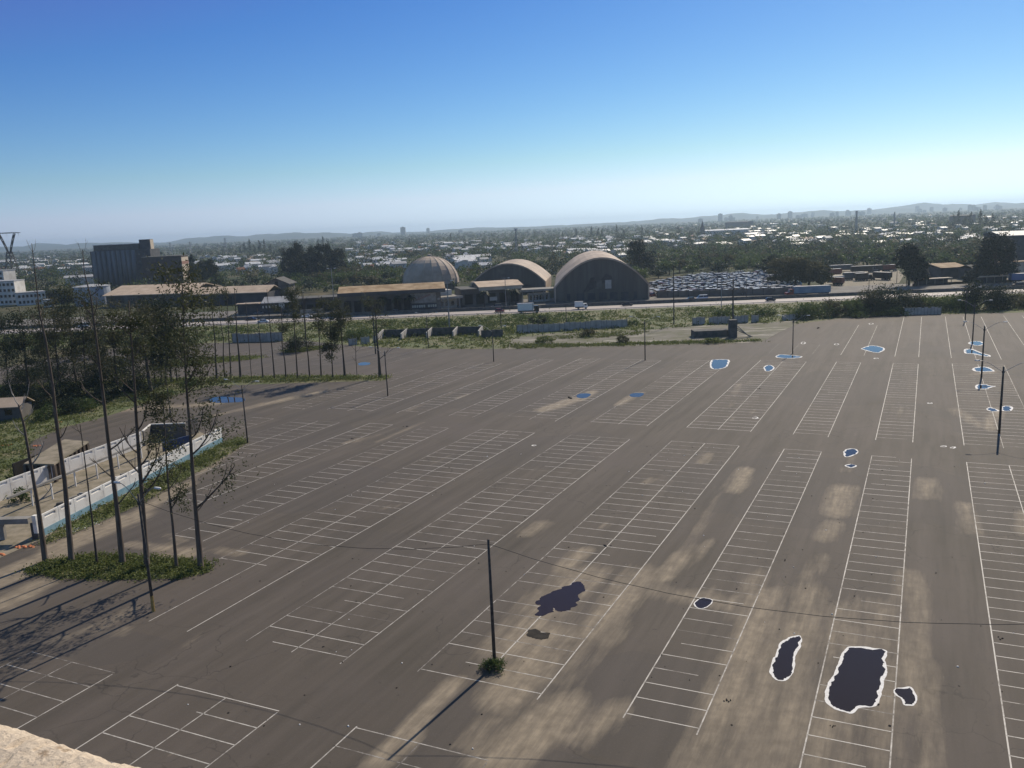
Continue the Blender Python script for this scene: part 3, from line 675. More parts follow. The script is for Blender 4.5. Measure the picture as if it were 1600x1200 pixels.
def mast(px, ytop, label, rad=.14, kind='utility pole', cross=None, heads=0, mat=None, group=None, z0=0):
    b_ = gp(*px); h = top_z(b_, ytop); nm = kind.replace(' ', '_')
    t = thing(nm, label, kind, b_, group=group)
    mb = MB(); mb.tube([(0, 0, z0), (0, 0, h)], [rad * 1.2, rad * .75], 6); obj('post', mb, mat or M_pole, t)
    if cross:
        for z, L in cross: mb = MB(); mb.box((0, 0, h - z), (L, .12, .14), .1); obj('crossarm', mb, M_pole, t)
    if heads:
        mb = MB(); mb.tube([(-1.3, 0, h - .1), (0, 0, h), (1.3, 0, h - .1)], .06, 5); obj('arm', mb, M_metal, t)
        for s in ((-1, 1) if heads == 2 else (1,)):
            mb = MB(); mb.box((s * 1.5, 0, h - .2), (.9, .4, .22), 0, 0, .7); obj('lamp_head', mb, M_lamp, t)
    return t
g = 'poles along the highway'
mast((702.5, 514), 438, 'tall street pole at the near verge behind the concrete bins', .2, 'street light', None, 1, M_metal, g)
mast((523, 487), 419, 'tall twin headed street light in front of the dark tree clump', .16, 'street light', None, 2, M_metal, g)
mast((625, 482), 448, 'street light in front of the long grey shop facade', .14, 'street light', None, 1, M_metal, g)
mast((791, 481), 434, 'street light in front of the second shop with palms', .14, 'street light', None, 1, M_metal, g)
mast((833, 492), 458, 'thin post beside the white box truck', .12, 'utility pole', None, 0, M_metal, g)
mast((885, 506), 477, 'short post in the verge below the white van', .12, 'utility pole', ((.3, 1.2),), 0, None, g)
mast((1053, 508), 414, 'tall leaning looking pole in the verge left of the car yard', .17, 'utility pole', ((.4, 1.8),), 0, None, g)
mast((1127, 481), 434, 'street light on the near road edge in front of the car yard', .14, 'street light', None, 1, M_metal, g)
mast((1145, 520), 436, 'thick dark pole standing on the concrete ruin', .24, 'utility pole', ((.4, 2.2), (1.3, 1.6)), 0, None, g)
mast((1121, 455), 429, 'pole at the fence of the car yard, left one', .16, 'utility pole', ((.4, 1.8),), 0, None, g)
mast((1166, 464), 437, 'pole at the fence of the car yard, right one', .14, 'utility pole', ((.4, 1.6),), 0, None, g)
mast((587, 553), 478, 'pole with a small box behind the last tree of the row', .16, 'utility pole', ((.5, 1.5),), 0, None, g)
mast((479, 540), 455, 'thin dark pole behind the row of trees', .13, 'utility pole', ((.5, 1.5),), 0, None, g)
mast((1416, 449), 424, 'pole on the green strip beside the big round tree', .16, 'utility pole', ((.4, 1.6),), 0, None, g)
mast((1401, 442), 420, 'pole between the parked trailers and the big round tree', .14, 'utility pole', None, 0, None, g)
mast((1510, 478), 452, 'pole in the bushes behind the right hand lamp posts', .15, 'utility pole', None, 0, None, g)
mast((1357, 466), 430, 'pole in front of the truck yard', .13, 'utility pole', ((.4, 1.4),), 0, None, g)
mast((783, 512), 484, 'short pole in the verge left of the box truck', .13, 'utility pole', None, 0, None, g)
mast((263, 790), 628, 'thin dead pole between the nearest trees', .06, 'utility pole') if False else None
mast((268, 662), 590, 'slim post at the edge of the shaded car park behind the trees', .1, 'utility pole', None, 0)

# ------------------------------------------------------------------ white and blue walls, ruins on the left
def slot_wall(a, b_, h, n, label, blue=True, thick=.22, slots=True):
    d = b_ - a; L = d.length; an = math.atan2(d.y, d.x)
    t = thing('wall', label, 'wall', a, an); pw = L / n; hb = h * .34 if blue else 0
    mb = MB()
    for k in range(n):                                     # panel with a recessed slot near its top
        x0, x1 = k * pw, (k + 1) * pw - .03
        zs = h * .8; ze = h * .93; s0, s1 = x0 + pw * .14, x0 + pw * .8
        mb.box(((x0 + x1) / 2, 0, hb), (x1 - x0, thick, zs - hb)); mb.box(((x0 + x1) / 2, 0, ze), (x1 - x0, thick, h - ze))
        mb.box(((x0 + s0) / 2, 0, zs), (s0 - x0, thick, ze - zs)); mb.box(((s1 + x1) / 2, 0, zs), (x1 - s1, thick, ze - zs))
        mb.box(((s0 + s1) / 2, .05, zs), (s1 - s0, thick - .13, ze - zs))
    obj('panel', mb, M_white, t)
    if blue: mb = MB(); mb.box((L / 2, 0, -.05), (L, thick + .06, hb + .05)); obj('painted_base', mb, M_blue, t)
    mb = MB()
    for k in range(n + 1): mb.box((k * pw - .015, 0, 0), (.1, thick + .03, h + .04))
    obj('pilaster', mb, M_white, t); return t
wa, wb_ = gp(69, 837), gp(347, 691)
slot_wall(wa, wb_, 2.55, 15, 'long white wall with a light blue base, nearest to the car park')
va_, vb_ = gp(-60, 806), gp(222, 698)
slot_wall(va_, vb_, 2.5, 13, 'second white wall with dark slots, farther left than the blue based wall', False)
dw = (wb_ - wa).normalized(); nw = Vector((-dw.y, dw.x, 0)); aw = math.atan2(dw.y, dw.x)
t = thing('gate_pillar', 'dark and white pillar at the near end of the blue based wall', 'pillar', gp(60, 842), aw)
mb = MB(); mb.box((0, 0, .75), (.5, .5, 2.1)); obj('shaft', mb, M_white, t); mb = MB(); mb.box((0, 0, -.05), (.56, .56, .8)); obj('plinth', mb, M_concd, t)
# pergola of beam and white posts between the walls
t = thing('pergola', 'long concrete beam on thin white posts between the two white walls', 'pergola', (0, 0, 0))
fp = [gp(x, y) for x, y in ((52, 790), (83, 780), (119, 760), (153, 748), (186, 732), (222, 716))]
for p in fp: mb = MB(); mb.box(p, (.16, .16, 2.2), aw); obj('post', mb, M_white, t)
mb = MB(); a, b_ = fp[0] - dw * 4 + Vector((0, 0, 2.2)), fp[-1] + dw * 3 + Vector((0, 0, 2.2))
mb.loft([[p + nw * x + Vector((0, 0, z)) for x, z in ((-.15, 0), (.15, 0), (.15, .26), (-.15, .26))] for p in (a, b_)]); obj('beam', mb, M_conc, t)
t = thing('concrete_gantry', 'low grey concrete slab on a stout post at the left picture edge', 'gantry', (0, 0, 0))
ga, gb = gp(-45, 845), gp(52, 842)
mb = MB(); mb.loft([[p + Vector((0, y, z)) for y, z in ((-.5, 2.0), (.5, 2.0), (.5, 2.6), (-.5, 2.6))] for p in (ga, gb)]); obj('slab', mb, M_conc, t)
for p in (gp(6, 843), gp(-40, 846)): mb = MB(); mb.box(p, (.55, .45, 2.0)); obj('post', mb, M_conc, t)
for p in (gp(53, 843),): mb = MB(); mb.box(p, (.22, .22, 2.0)); obj('post', mb, M_concd, t)
# roofless rooms at the far end between the walls
def wall_px(pts, h, mat, label, cap=None, cat='wall', thick=.2):
    t = thing('wall', label, cat, (0, 0, 0))
    mb = MB()
    for p, q in zip(pts[:-1], pts[1:]):
        a, b_ = gp(*p), gp(*q); d = (b_ - a); mb.box((a + b_) / 2, (d.length, thick, h), math.atan2(d.y, d.x))
    obj('panel', mb, mat, t)
    if cap:
        mb = MB()
        for p, q in zip(pts[:-1], pts[1:]):
            a, b_ = gp(*p), gp(*q); d = (b_ - a); mb.box((a + b_) / 2 + Vector((0, 0, h)), (d.length, thick + .08, .14), math.atan2(d.y, d.x))
        obj('coping', mb, cap, t)
    return t
wall_px([(226, 697), (238, 686), (292, 684)], 2.5, M_gfac, 'end wall with vertical ribs closing the space between the white walls', M_white)
wall_px([(255, 706), (296, 694)], 1.5, M_navy, 'dark blue low wall inside the far end of the walled yard')
wall_px([(290, 684), (310, 676)], 2.6, M_gfac, 'grey back wall near the far tip of the blue based wall', M_concd)
tt = thing('debris_heap', 'heap of broken concrete slabs lying between the white walls', 'rubble', (0, 0, 0))
r_ = random.Random(4)
for k, (x, y) in enumerate(scatter([(70, 800), (200, 740), (225, 720), (235, 726), (150, 775), (80, 815)], 34, 12)):
    mb = MB(); mb.box((x, y, -.05), (r_.uniform(.3, 1.6), r_.uniform(.3, .9), r_.uniform(.15, .6)), r_.uniform(0, 3), 0, r_.uniform(.7, 1), (r_.uniform(-.2, .2), 0)); obj('slab', mb, r_.choice([M_conc, M_white, M_concd]), tt)
# open brick shed: row of pillars under an earth covered slab
t = thing('pillared_shed', 'open shed with dark square pillars under a flat earthy roof slab', 'shed', (0, 0, 0))
c0, c1, c2, c3 = gp(43, 752), gp(88, 753), gp(139, 716), gp(105, 712)
mb = MB(); mb.prism([(c0 - (c2 - c1).normalized() * .3)[:2], (c1 + Vector((.2, -.3, 0)))[:2], (c2 + Vector((.3, 0, 0)))[:2], c3[:2], (c0 + (c2 - c1) * .9)[:2]], 2.5, 2.72); obj('roof', mb, M_soil, t)
for k in range(9):
    p = c1 + (c2 - c1) * (k / 8); mb = MB(); mb.box(p, (.42, .42, 2.5), aw); obj('pillar', mb, M_bark, t)
for k in range(5):
    p = c0 + (c1 - c0) * (k / 5); mb = MB(); mb.box(p, (.42, .42, 2.5), aw); obj('pillar', mb, M_bark, t)
mb = MB(); d = (c2 - c1) * .95; q = c0 + nw * 1.0; mb.box(q + d * .5 + Vector((.4, .6, 0)), (d.length, .2, 2.45), aw); obj('back_wall', mb, M_black, t)
# shack
t = thing('shack', 'old pale shack with a sagging roof half hidden by trees at the left edge', 'shack', gp(12, 656), .1)
mb = MB(); mb.box((-1.5, 2, -.05), (8.5, 5, 2.7)); obj('wall', mb, M_gfac, t)
mb = MB(); mb.loft([[(x, y, z) for y, z in ((-1, 2.5), (2, 3.9), (5, 2.5), (5, 2.65), (2, 4.05), (-1, 2.65))] for x in (-6.2, 3.2)]); obj('roof', mb, M_tan, t)
mb = MB(); mb.box((.6, -.53, 1.0), (1.3, .1, 1.1)); obj('window', mb, M_glass, t)
mb = MB(); mb.box((-2.4, -.53, 0), (.95, .1, 2.0)); obj('door', mb, M_black, t)
def heap(px, w_, label, mat, n=9, s=.5):
    c_ = gp(*px); mb = MB(); q = random.Random(int(px[0]))
    for k in range(n):
        mb.loft([[Vector((q.gauss(0, .03), 0, 0)) + Vector((x + .35 * s * math.cos(a) * rr_, y + .35 * s * math.sin(a) * rr_, z)) for a in [i * PI / 3 for i in range(6)]] for z, rr_ in ((-.02, 1.2), (.14 * s, 1.1), (.3 * s, .5))
                 for x, y in [(q.uniform(-w_, w_) if False else (k / n - .5) * 2 * w_, q.uniform(-.3, .3) if False else .25 * math.sin(k * 2.3))]])
    return tag(obj('netting_heap', mb, mat, loc=c_), label, 'netting')
heap((40, 855), 1.1, 'crumpled orange netting lying beside the near end of the blue based wall', M_orange)
heap((0, 867), .8, 'orange netting scrap at the left picture edge near the dirt track', M_orange, 6)
heap((10, 696), 1.2, 'orange netting strewn in the weeds on the far left', M_orange, 7)
heap((58, 697), .6, 'small orange scrap beside the roof of the pillared shed', M_orange, 5)
heap((92, 660), .6, 'orange scrap in the weeds behind the second nearest trunk', M_orange, 5)
mb = MB(); q = random.Random(9)
for k, (x, y) in enumerate(scatter([(25, 858), (56, 848), (62, 852), (30, 866)], 5, 5)): pass
for k, (px, lbl) in enumerate((((148, 817), 'light plastic litter among weeds at the foot of the blue base'), ((112, 829), 'pale litter beside the second nearest trunk at the blue base'))):
    mb = MB(); c_ = gp(*px)
    for j in range(16): mb.box((q.gauss(0, .8), q.gauss(0, .4), 0), (q.uniform(.06, .22), q.uniform(.06, .2), q.uniform(.04, .14)), q.uniform(0, 3), 0, .7)
    tag(obj('litter', mb, M_white, loc=c_, rz=aw), lbl, 'litter')
# dead dark clods and stones on the asphalt
for k, (x, y, s, l) in enumerate(((890, 622, .55, 'dark clod on the tan stain beside a small blue puddle'), (1278, 513, .7, 'dark flat heap near the far lot edge, left of the long lines'), (948, 853, .3, 'tuft of dead grass on the centre line of the front rows'), (1136, 1095, .22, 'cluster of dark stones on the tan dust near the bottom'), (549, 686, .35, 'dark clod at the corner of a narrow row of bays'), (1564, 998, .2, 'dark stone near the right edge in front'), (1186, 607, .3, 'tuft on the centre line of the second rows'), (1303, 1135, .2, 'dark stone below the largest puddle'), (634, 667, .4, 'dark scrap in the aisle near the middle left'))):
    mb = MB(); q = random.Random(k)
    for j in range(5): mb.box((q.gauss(0, s * .6), q.gauss(0, s * .6), -.02), (q.uniform(.3, .8) * s, q.uniform(.3, .8) * s, q.uniform(.2, .5) * s), q.uniform(0, 3), 0, .5)
    tag(obj('clod', mb, M_bark2, loc=gp(x, y)), l, 'clod')
mb = MB(); q = random.Random(21)
for x, y in scatter([(240, 1180), (900, 1190), (1590, 1190), (1590, 720), (900, 690), (400, 760)], 260, 31):
    s = q.uniform(.04, .14); mb.box((x, y, 0), (s, s * q.uniform(.5, 1.5), s * .5), q.uniform(0, 3), q.choice((0, 0, 0, 1)), .6)
struct('grit', mb, [M_bark2, M_white], kind='stuff')
# concrete bins, ruin and fences at the far lot edge
q = [((590, 532), (592, 518)), ((627, 531), (628, 517)), ((667, 529), (668, 516)), ((708, 527.5), (710, 514.5)), ((748, 526.5), (752, 515))]
t = thing('concrete_bins', 'row of open concrete storage bins with pale end walls on the grass', 'storage bins', (0, 0, 0))
for k, ((x, y), (xt, yt)) in enumerate(q):
    a = gp(x, y); b_ = a + Vector((.15, 1, 0)) * 7.0; d = b_ - a
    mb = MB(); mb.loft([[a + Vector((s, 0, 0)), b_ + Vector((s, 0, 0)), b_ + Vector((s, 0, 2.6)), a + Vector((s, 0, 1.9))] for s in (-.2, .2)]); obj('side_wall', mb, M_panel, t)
for k in range(4):
    a, b_ = gp(*q[k][0]) + Vector((.15, 1, 0)) * 6.6, gp(*q[k + 1][0]) + Vector((.15, 1, 0)) * 6.6; d = b_ - a
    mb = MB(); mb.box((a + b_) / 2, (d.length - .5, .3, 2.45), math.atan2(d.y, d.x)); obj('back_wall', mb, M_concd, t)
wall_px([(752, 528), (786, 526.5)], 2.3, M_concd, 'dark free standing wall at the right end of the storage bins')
def fence(p0, p1, h, n, label, gaps=()):
    a, b_ = gp(*p0), gp(*p1); d = b_ - a; an = math.atan2(d.y, d.x); t = thing('panel_fence', label, 'fence', a, an); L = d.length / n
    mb = MB(); q = random.Random(n)
    for k in range(n):
        if k in gaps: continue
        mb.box(((k + .5) * L, q.uniform(-.04, .04), -.05), (L - .16, .1, h * q.uniform(.88, 1.04)))
    obj('panel', mb, M_panel, t); mb = MB()
    for k in range(n + 1): mb.box((k * L, 0, -.05), (.16, .2, h + .12))
    obj('post', mb, M_conc, t); return t
fence((808, 521), (980, 511), 2.7, 21, 'longest pale concrete panel fence below the white van')
fence((1082, 508), (1140, 505.5), 2.5, 9, 'pale panel fence left of the dark pole on the ruin', (3,))
fence((1147, 505), (1185, 503.5), 2.5, 7, 'short gappy panel fence right of the dark pole on the ruin', (4,))
fence((1222, 501), (1262, 498.5), 2.0, 7, 'low bluish panel fence behind the lamp post in the wide puddle')
fence((1413, 492.5), (1470, 491), 2.4, 11, 'pale panel fence at the lot edge under the dark bushes')
fence((364, 535), (442, 533), 2.9, 13, 'bluish panel fence behind the row of trees on the left')
fence((545, 540), (590, 535), 2.2, 7, 'overgrown panel fence left of the storage bins', (2, 5))
t = thing('concrete_ruin', 'dark concrete ruin with a low wall and a broken square column on the rubble', 'ruin', (0, 0, 0))
a, b_ = gp(1083, 527), gp(1142, 527); mb = MB(); mb.box((a + b_) / 2 + Vector((0, 2.2, -.05)), (b_.x - a.x, 4.4, 1.9)); obj('platform', mb, M_concd, t)
c_ = gp(1147, 528.5); mb = MB(); mb.box(c_ + Vector((0, 1.5, -.05)), (2.0, 2.0, 5.0)); obj('column', mb, M_concd, t)
for k in range(3): mb = MB(); mb.bar(c_ + Vector((1.1, .5 + k * .7, 3.2 - k * .6)), c_ + Vector((4.5 + k * .5, .2 + k * .7, .0)), .16); obj('fallen_beam', mb, M_conc, t)
# the building the view is taken from: rough ledge of its roof
m, nt, b = nodes_of('rough pink render'); v = pos(nt)
n_ = noise(nt, v, 120, 6, .75); n2 = noise(nt, v, 38, 4)
c = mixc(nt, maprange(nt, n_, .35, .65), (.62, .5, .37), (.8, .67, .51)); c = mixc(nt, maprange(nt, n2, .6, .72), c, (.38, .27, .17)); nt.links.new(c, b.inputs['Base Color']); b.inputs['Roughness'].default_value = .95
bn = N(nt, 'ShaderNodeBump'); bn.inputs['Strength'].default_value = .9; bn.inputs['Distance'].default_value = .006; nt.links.new(n_, bn.inputs['Height']); nt.links.new(bn.outputs[0], b.inputs['Normal'])
ZL = H - .62
e0, e1 = gp(0, 1112, ZL), gp(285, 1194, ZL); de = (e1 - e0).normalized(); ne = Vector((-de.y, de.x, 0))
if ne.y > 0: ne = -ne
mb = MB(); q = np.random.default_rng(8); S_ = np.linspace(-1.6, 2.6, 900); ring = []
from mathutils import noise as mnoise
for s in S_:
    row_ = []
    for k, (d, z) in enumerate(((.03, -.9), (.0, -.25), (-.004, -.06), (.004, -.022), (.018, -.006), (.032, 0), (.046, .001), (.06, .002), (.075, .002), (.09, .001), (.105, 0), (.12, .001), (.135, .002), (.15, .002), (.17, .001), (.19, 0), (.21, .001), (.24, .002), (.28, .0), (.34, .003), (.42, -.01), (.43, -.9))):
        p = e0 + de * s + ne * d; jn = mnoise.noise(Vector((s * 7, d * 7, 3))) * .006 + mnoise.noise(Vector((s * 30, d * 30, 1))) * .0025 + mnoise.noise(Vector((s * 95, d * 95, 1))) * .002 - max(0, mnoise.noise(Vector((s * 60, d * 60, 7))) - .35) * .03
        row_.append(p + ne * (-jn if k < 5 else 0) + Vector((0, 0, z + jn * (1 if 2 < k < 20 else .2) + ZL - p.z)))
    ring.append(row_)
mb.loft(ring)
t = thing('building', 'roof corner of the near building with a rough pinkish rendered ledge at bottom left', 'building', (0, 0, 0))
obj('ledge', mb, m, t)
mb = MB(); a, b_ = e0 + de * -3 + ne * .02, e0 + de * 3.3 + ne * .02; mb.prism([p[:2] for p in (a, b_, b_ + ne * 9, a + ne * 9)], -.1, ZL - 1.3); obj('wall', mb, M_beige, t)

# ------------------------------------------------------------------ trees
def tube_path(mb, pts, r0, r1, n=6, m=0, p=1.0):
    L = len(pts) - 1; mb.tube(pts, [r0 + (r1 - r0) * (k / L) ** p for k in range(L + 1)], n, m)
def limb(q, a, d, L, up, n=5, wob=.08):
    pts = [Vector(a)]; d = Vector(d).normalized()
    for k in range(n):
        d = (d + Vector((q.gauss(0, wob), q.gauss(0, wob), up / n + q.gauss(0, wob)))).normalized(); pts.append(pts[-1] + d * (L / n))
    return pts
def tree(nm, label, cat, base, trunk, r0, q, branches, leafmat, bark, leafsize=.3, group=None, clump=(.7, 40), dead=False, extra_clumps=(), rt=.05, flat=0):
    """trunk: world points from the ground up; branches: (fraction up the trunk, azimuth, length, rise, number of leaf clumps)"""
    t = thing(nm, label, cat, base, group=group); bv = Vector(base)
    tp = [Vector(p) - bv for p in trunk]; L = len(tp) - 1
    mb = MB(); rad = [(r0 - rt) * (1.25 if k == 0 else 1) * (1 - k / L) ** 1.25 + rt for k in range(L + 1)]
    mb.tube([tp[0] - Vector((0, 0, .15))] + tp, [rad[0] * 1.15] + rad, 8)
    cl = []
    for f, az, ln, up, nc in branches:
        lb = MB(); x = f * L; k = min(int(x), L - 1); a = tp[k].lerp(tp[k + 1], x - k); ra = (rad[k] + (rad[k + 1] - rad[k]) * (x - k))
        d = Vector((math.cos(az), math.sin(az), .35 + .25 * up)); pts = limb(q, a, d, ln, up)
        br = max(.02, min(ra * .6, .03 + ln * .018)); tube_path(lb, pts, br, br * .3, 5)
        subs = [pts]
        for s in range(2 + int(ln * .6)):
            k2 = q.randint(1, 4); d2 = (pts[min(k2 + 1, 5)] - pts[k2]).normalized() + Vector((q.gauss(0, .6), q.gauss(0, .6), q.gauss(.2, .4)))
            sp = limb(q, pts[k2], d2, ln * q.uniform(.25, .5), up * .6, 4, .12); tube_path(lb, sp, br * .5, br * .15, 4); subs.append(sp)
        obj('limb', lb, M_barkpale if dead else bark, t)
        for j in range(nc): e = q.choice(subs); cl.append(e[-1] if j < len(subs) else e[q.randint(2, len(e) - 1)])
    obj('trunk', mb, bark, t, smooth=True)
    cl = [c for c in cl] + [Vector(c) - bv for c in extra_clumps]
    if cl:
        mb = MB(); cs = []
        for c in cl:
            k = q.uniform(.6, 1.3); n = max(6, int(clump[1] * k)); g_ = rng.normal(size=(n, 3)) * np.array([1, 1, .75]) * clump[0] * .5 * k
            cs.append(g_ + np.array(c) - np.array([0, 0, clump[0] * .15]))
        mb.leaves(np.concatenate(cs), leafsize, rng, 0, flat, .42); obj('crown', mb, leafmat, t)
    return t
def near_trunk(pxs): b_ = gp(*pxs[0]); return b_, [b_] + [on_plane(b_, x, y) for x, y in pxs[1:]]
q = random.Random(77)
def fan(n, f0, f1, l0, l1, up, nc, az=None):
    return [(q.uniform(f0, f1), (q.uniform(0, 2*PI) if az is None else az + q.gauss(0, .7)), q.uniform(l0, l1), up + q.uniform(-.3, .3), q.randint(*nc)) for _ in range(n)]
ge = 'eucalyptus trees on the near grass island'
def clumps_px(b_, pts, back=.8): return [on_plane(b_, x, y, q.uniform(-back, back)) for x, y in pts]
b_, tr = near_trunk([(71, 877), (60, 795), (51, 742), (37.5, 665), (29, 632)])
tree('eucalyptus_tree', 'leftmost near trunk, dead at the top with bleached forked branches', 'tree', b_, tr, .27, q, [(.99, 2.6, 3, 1.2, 0), (.97, .5, 2.6, 1.4, 0), (.9, 1.8, 2.2, 1.2, 0), (.55, .2, 3.2, .9, 0), (.3, .4, 2.6, 1.1, 0), (.7, 3.3, 2, .8, 0), (.8, 0, 1.8, .8, 0)], L_euc, M_bark, group=ge, dead=True, rt=.09)
b_, tr = near_trunk([(112, 877), (101, 750), (87, 650), (82, 600), (72, 535), (62, 490), (54, 420), (49.5, 380)])
tree('eucalyptus_tree', 'very tall bare pole like trunk, second from the left, forked at its tip', 'tree', b_, tr, .26, q, fan(7, .2, .75, 1.2, 2.6, .6, (0, 0)) + [(.95, 2.8, 1.5, 1.9, 0), (.95, .3, 1.4, 1.9, 0)] + fan(3, .5, .8, 1, 2, .8, (0, 1)), L_euc, M_bark, group=ge, rt=.025)
b_, tr = near_trunk([(152, 882), (145, 820), (140, 780), (132, 715), (125, 663)])
tree('eucalyptus_tree', 'slim sapling like trunk between the second and third thick near trunks', 'tree', b_, tr, .12, q, fan(4, .5, .98, .8, 1.8, .9, (0, 0)), L_euc, M_bark2, group=ge, rt=.04)
b_, tr = near_trunk([(192, 882), (182, 787), (172, 712), (162, 625), (150, 527), (142, 465), (132, 427), (129, 390)])
tree('eucalyptus_tree', 'tall middle trunk of the near group with a low branch curling out right', 'tree', b_, tr, .28, q, [(.14, .1, 3.2, .8, 0), (.22, 2.9, 2.8, .7, 0), (.3, .3, 3.6, .7, 1), (.42, 3.0, 3, .4, 0)] + fan(8, .5, .9, 1.2, 3, .9, (0, 1)) + [(.96, 2.7, 1.5, 1.9, 0), (.98, .4, 1.4, 1.9, 0)], L_euc, M_bark, group=ge, rt=.03)
b_, tr = near_trunk([(230, 886), (224, 800), (217, 712), (212, 637), (210, 600), (205, 530), (201, 470)])
tree('eucalyptus_tree', 'near trunk just behind the yellow footed lamp post, with many bare upswept branches', 'tree', b_, tr, .27, q, [(.22, -.1, 4.5, 1.0, 1), (.25, .4, 5, 1.3, 2), (.28, 2.8, 4, .9, 0), (.3, .2, 3.6, 1.4, 2), (.34, 3.2, 3.4, 1.1, 0), (.42, .1, 3.4, 1.3, 2)] + fan(9, .5, .97, 1.5, 3.4, 1.0, (1, 3)), L_euc, M_bark, .34, group=ge, extra_clumps=clumps_px(b_, [(200, 560), (195, 520), (215, 500), (190, 545), (230, 540), (180, 500), (215, 560)], 1.5), clump=(1.1, 60), rt=.06)
b_, tr = near_trunk([(276, 887), (270, 820), (264, 770), (260, 720), (257, 660), (254, 615)])
tree('eucalyptus_tree', 'slender near tree with dark leaf clumps halfway up, second from the right', 'tree', b_, tr, .17, q, [(.3, .3, 2.6, 1.2, 3), (.34, -.2, 2.8, .9, 3), (.42, .2, 2.4, 1.2, 3)] + fan(8, .5, .97, 1, 2.2, .9, (2, 4)), L_euc, M_bark, .3, group=ge,
     extra_clumps=clumps_px(b_, [(262, 722), (252, 715), (270, 730), (258, 700), (266, 690), (250, 685), (262, 672), (276, 665), (248, 660), (258, 650), (252, 640), (268, 645), (246, 625), (256, 618), (290, 795), (285, 785), (280, 770), (288, 760), (240, 712), (280, 700)], 1.1), clump=(.9, 42), rt=.04)
b_, tr = near_trunk([(314, 888), (308, 820), (305, 787), (300, 720), (297, 675), (291, 600), (288, 540), (286, 480), (285, 445)])
tree('eucalyptus_tree', 'rightmost near tree, leafy, with a long low branch reaching right over the bays', 'tree', b_, tr, .28, q, [(.22, 0, 6.0, .75, 0), (.2, .2, 1.6, 1.0, 0), (.4, .1, 5.4, 1.1, 2), (.47, -.1, 3.8, 1.2, 2), (.5, 3.0, 2.8, .6, 1), (.6, .2, 4.6, 1.1, 3)] + fan(12, .6, .99, 1.6, 3.8, .9, (3, 5)), L_euc, M_bark, .33, group=ge,
     extra_clumps=clumps_px(b_, [(378, 722), (358, 752), (351, 762), (345, 745), (353, 742), (340, 722), (330, 728), (345, 668), (360, 665), (335, 672), (352, 675), (325, 650), (318, 655), (312, 640), (325, 632), (330, 615), (342, 605), (348, 590), (300, 612), (316, 600), (368, 655)], 1.2) + clumps_px(b_, [(q.gauss(293, 30), 438 + 160 * q.random() ** .8) for _ in range(60)], 3.6), clump=(1.4, 38), rt=.05)
# the row of thin trees on the grass strip behind
gm = 'row of thin straight trees along the grass strip'
rowt = [(339, 593, 330, 466, 2, 'M'), (351, 589, 342, 470, 0, 'S'), (361, 591, 354, 455, 1, 'S'), (376, 592, 366, 450, 0, 'B'), (393, 591, 384, 470, 0, 'T'), (411, 591, 402, 482, 0, 'S'), (429, 591, 417, 452, 0, 'S'), (447, 592, 439, 478, 3, 'S'), (465, 591, 456, 455, 9, 'S'), (484, 590, 474, 460, 0, 'S'), (502, 589, 496, 478, 7, 'S'), (520, 591, 516, 500, 16, 'L'), (539, 589, 530, 478, 9, 'B'), (558, 590, 555, 530, 0, 'T'), (594, 589, 585, 462, 4, 'G')]
desc = {0: 'straight trunk of the tree row, leafless and branchless over its length'}
RL = ['leafy one at the left end of the visible tree row', 'thin bare trunk, second of the tree row, close to the next', 'pale thin trunk, third of the tree row', 'thick bare trunk with side twigs in the left half of the tree row', 'very thin sapling in the left half of the tree row', 'bare trunk right behind the parked silver car on the highway', 'tall bare trunk, tallest of the middle of the tree row', 'thin trunk with a small leaf tuft low down, middle of the tree row', 'trunk in front of the round dark bush, with leaves high up', 'bare trunk right of the round dark bush, one short stub on its side', 'trunk with a light crown, left of the low leafy young tree', 'low leafy young tree with its crown near the ground in the tree row', 'thick trunk with a crown just right of the low leafy young tree', 'forked thin sapling near the right end of the tree row', 'stout tree at the right end of the row with a stub branch on the right']
for (x, y, xt, yt, nl, k), l in zip(rowt, RL):
    b_ = gp(x, y); tp_ = on_plane(b_, xt, yt); mid_ = b_.lerp(tp_, .5) + Vector((q.gauss(0, .15), q.gauss(0, .15), 0))
    hgt = tp_.z; r0 = {'S': .17, 'M': .24, 'B': .26, 'T': .08, 'L': .15, 'G': .34}[k]
    if k == 'L': br = fan(10, .25, .95, 1.5, 3.4, 1.0, (4, 7))
    else: br = fan(4 if k != 'T' else 3, .4, .95, 1, 2.6, .8, (0, 0)) + fan(max(2, nl), .62, .99, 1.0, 2.6, .7, (2, 4) if nl else (0, 0))
    if k == 'G': br += [(.22, .3, 4.0, .7, 0), (.52, .2, 2.2, .9, 0)]
    ex = [] if not nl or k == 'L' else [b_.lerp(tp_, q.uniform(.6, 1)) + Vector((q.gauss(0, 1.1), q.gauss(0, 1.1), 0)) for _ in range(nl * 2)]
    tree('row_tree', l, 'tree', b_, [b_, b_.lerp(tp_, .25), mid_, b_.lerp(tp_, .75), tp_], r0, q, br, L_euc, M_bark2, .42, group=gm, clump=(1.2, 46), extra_clumps=ex, rt=.06)
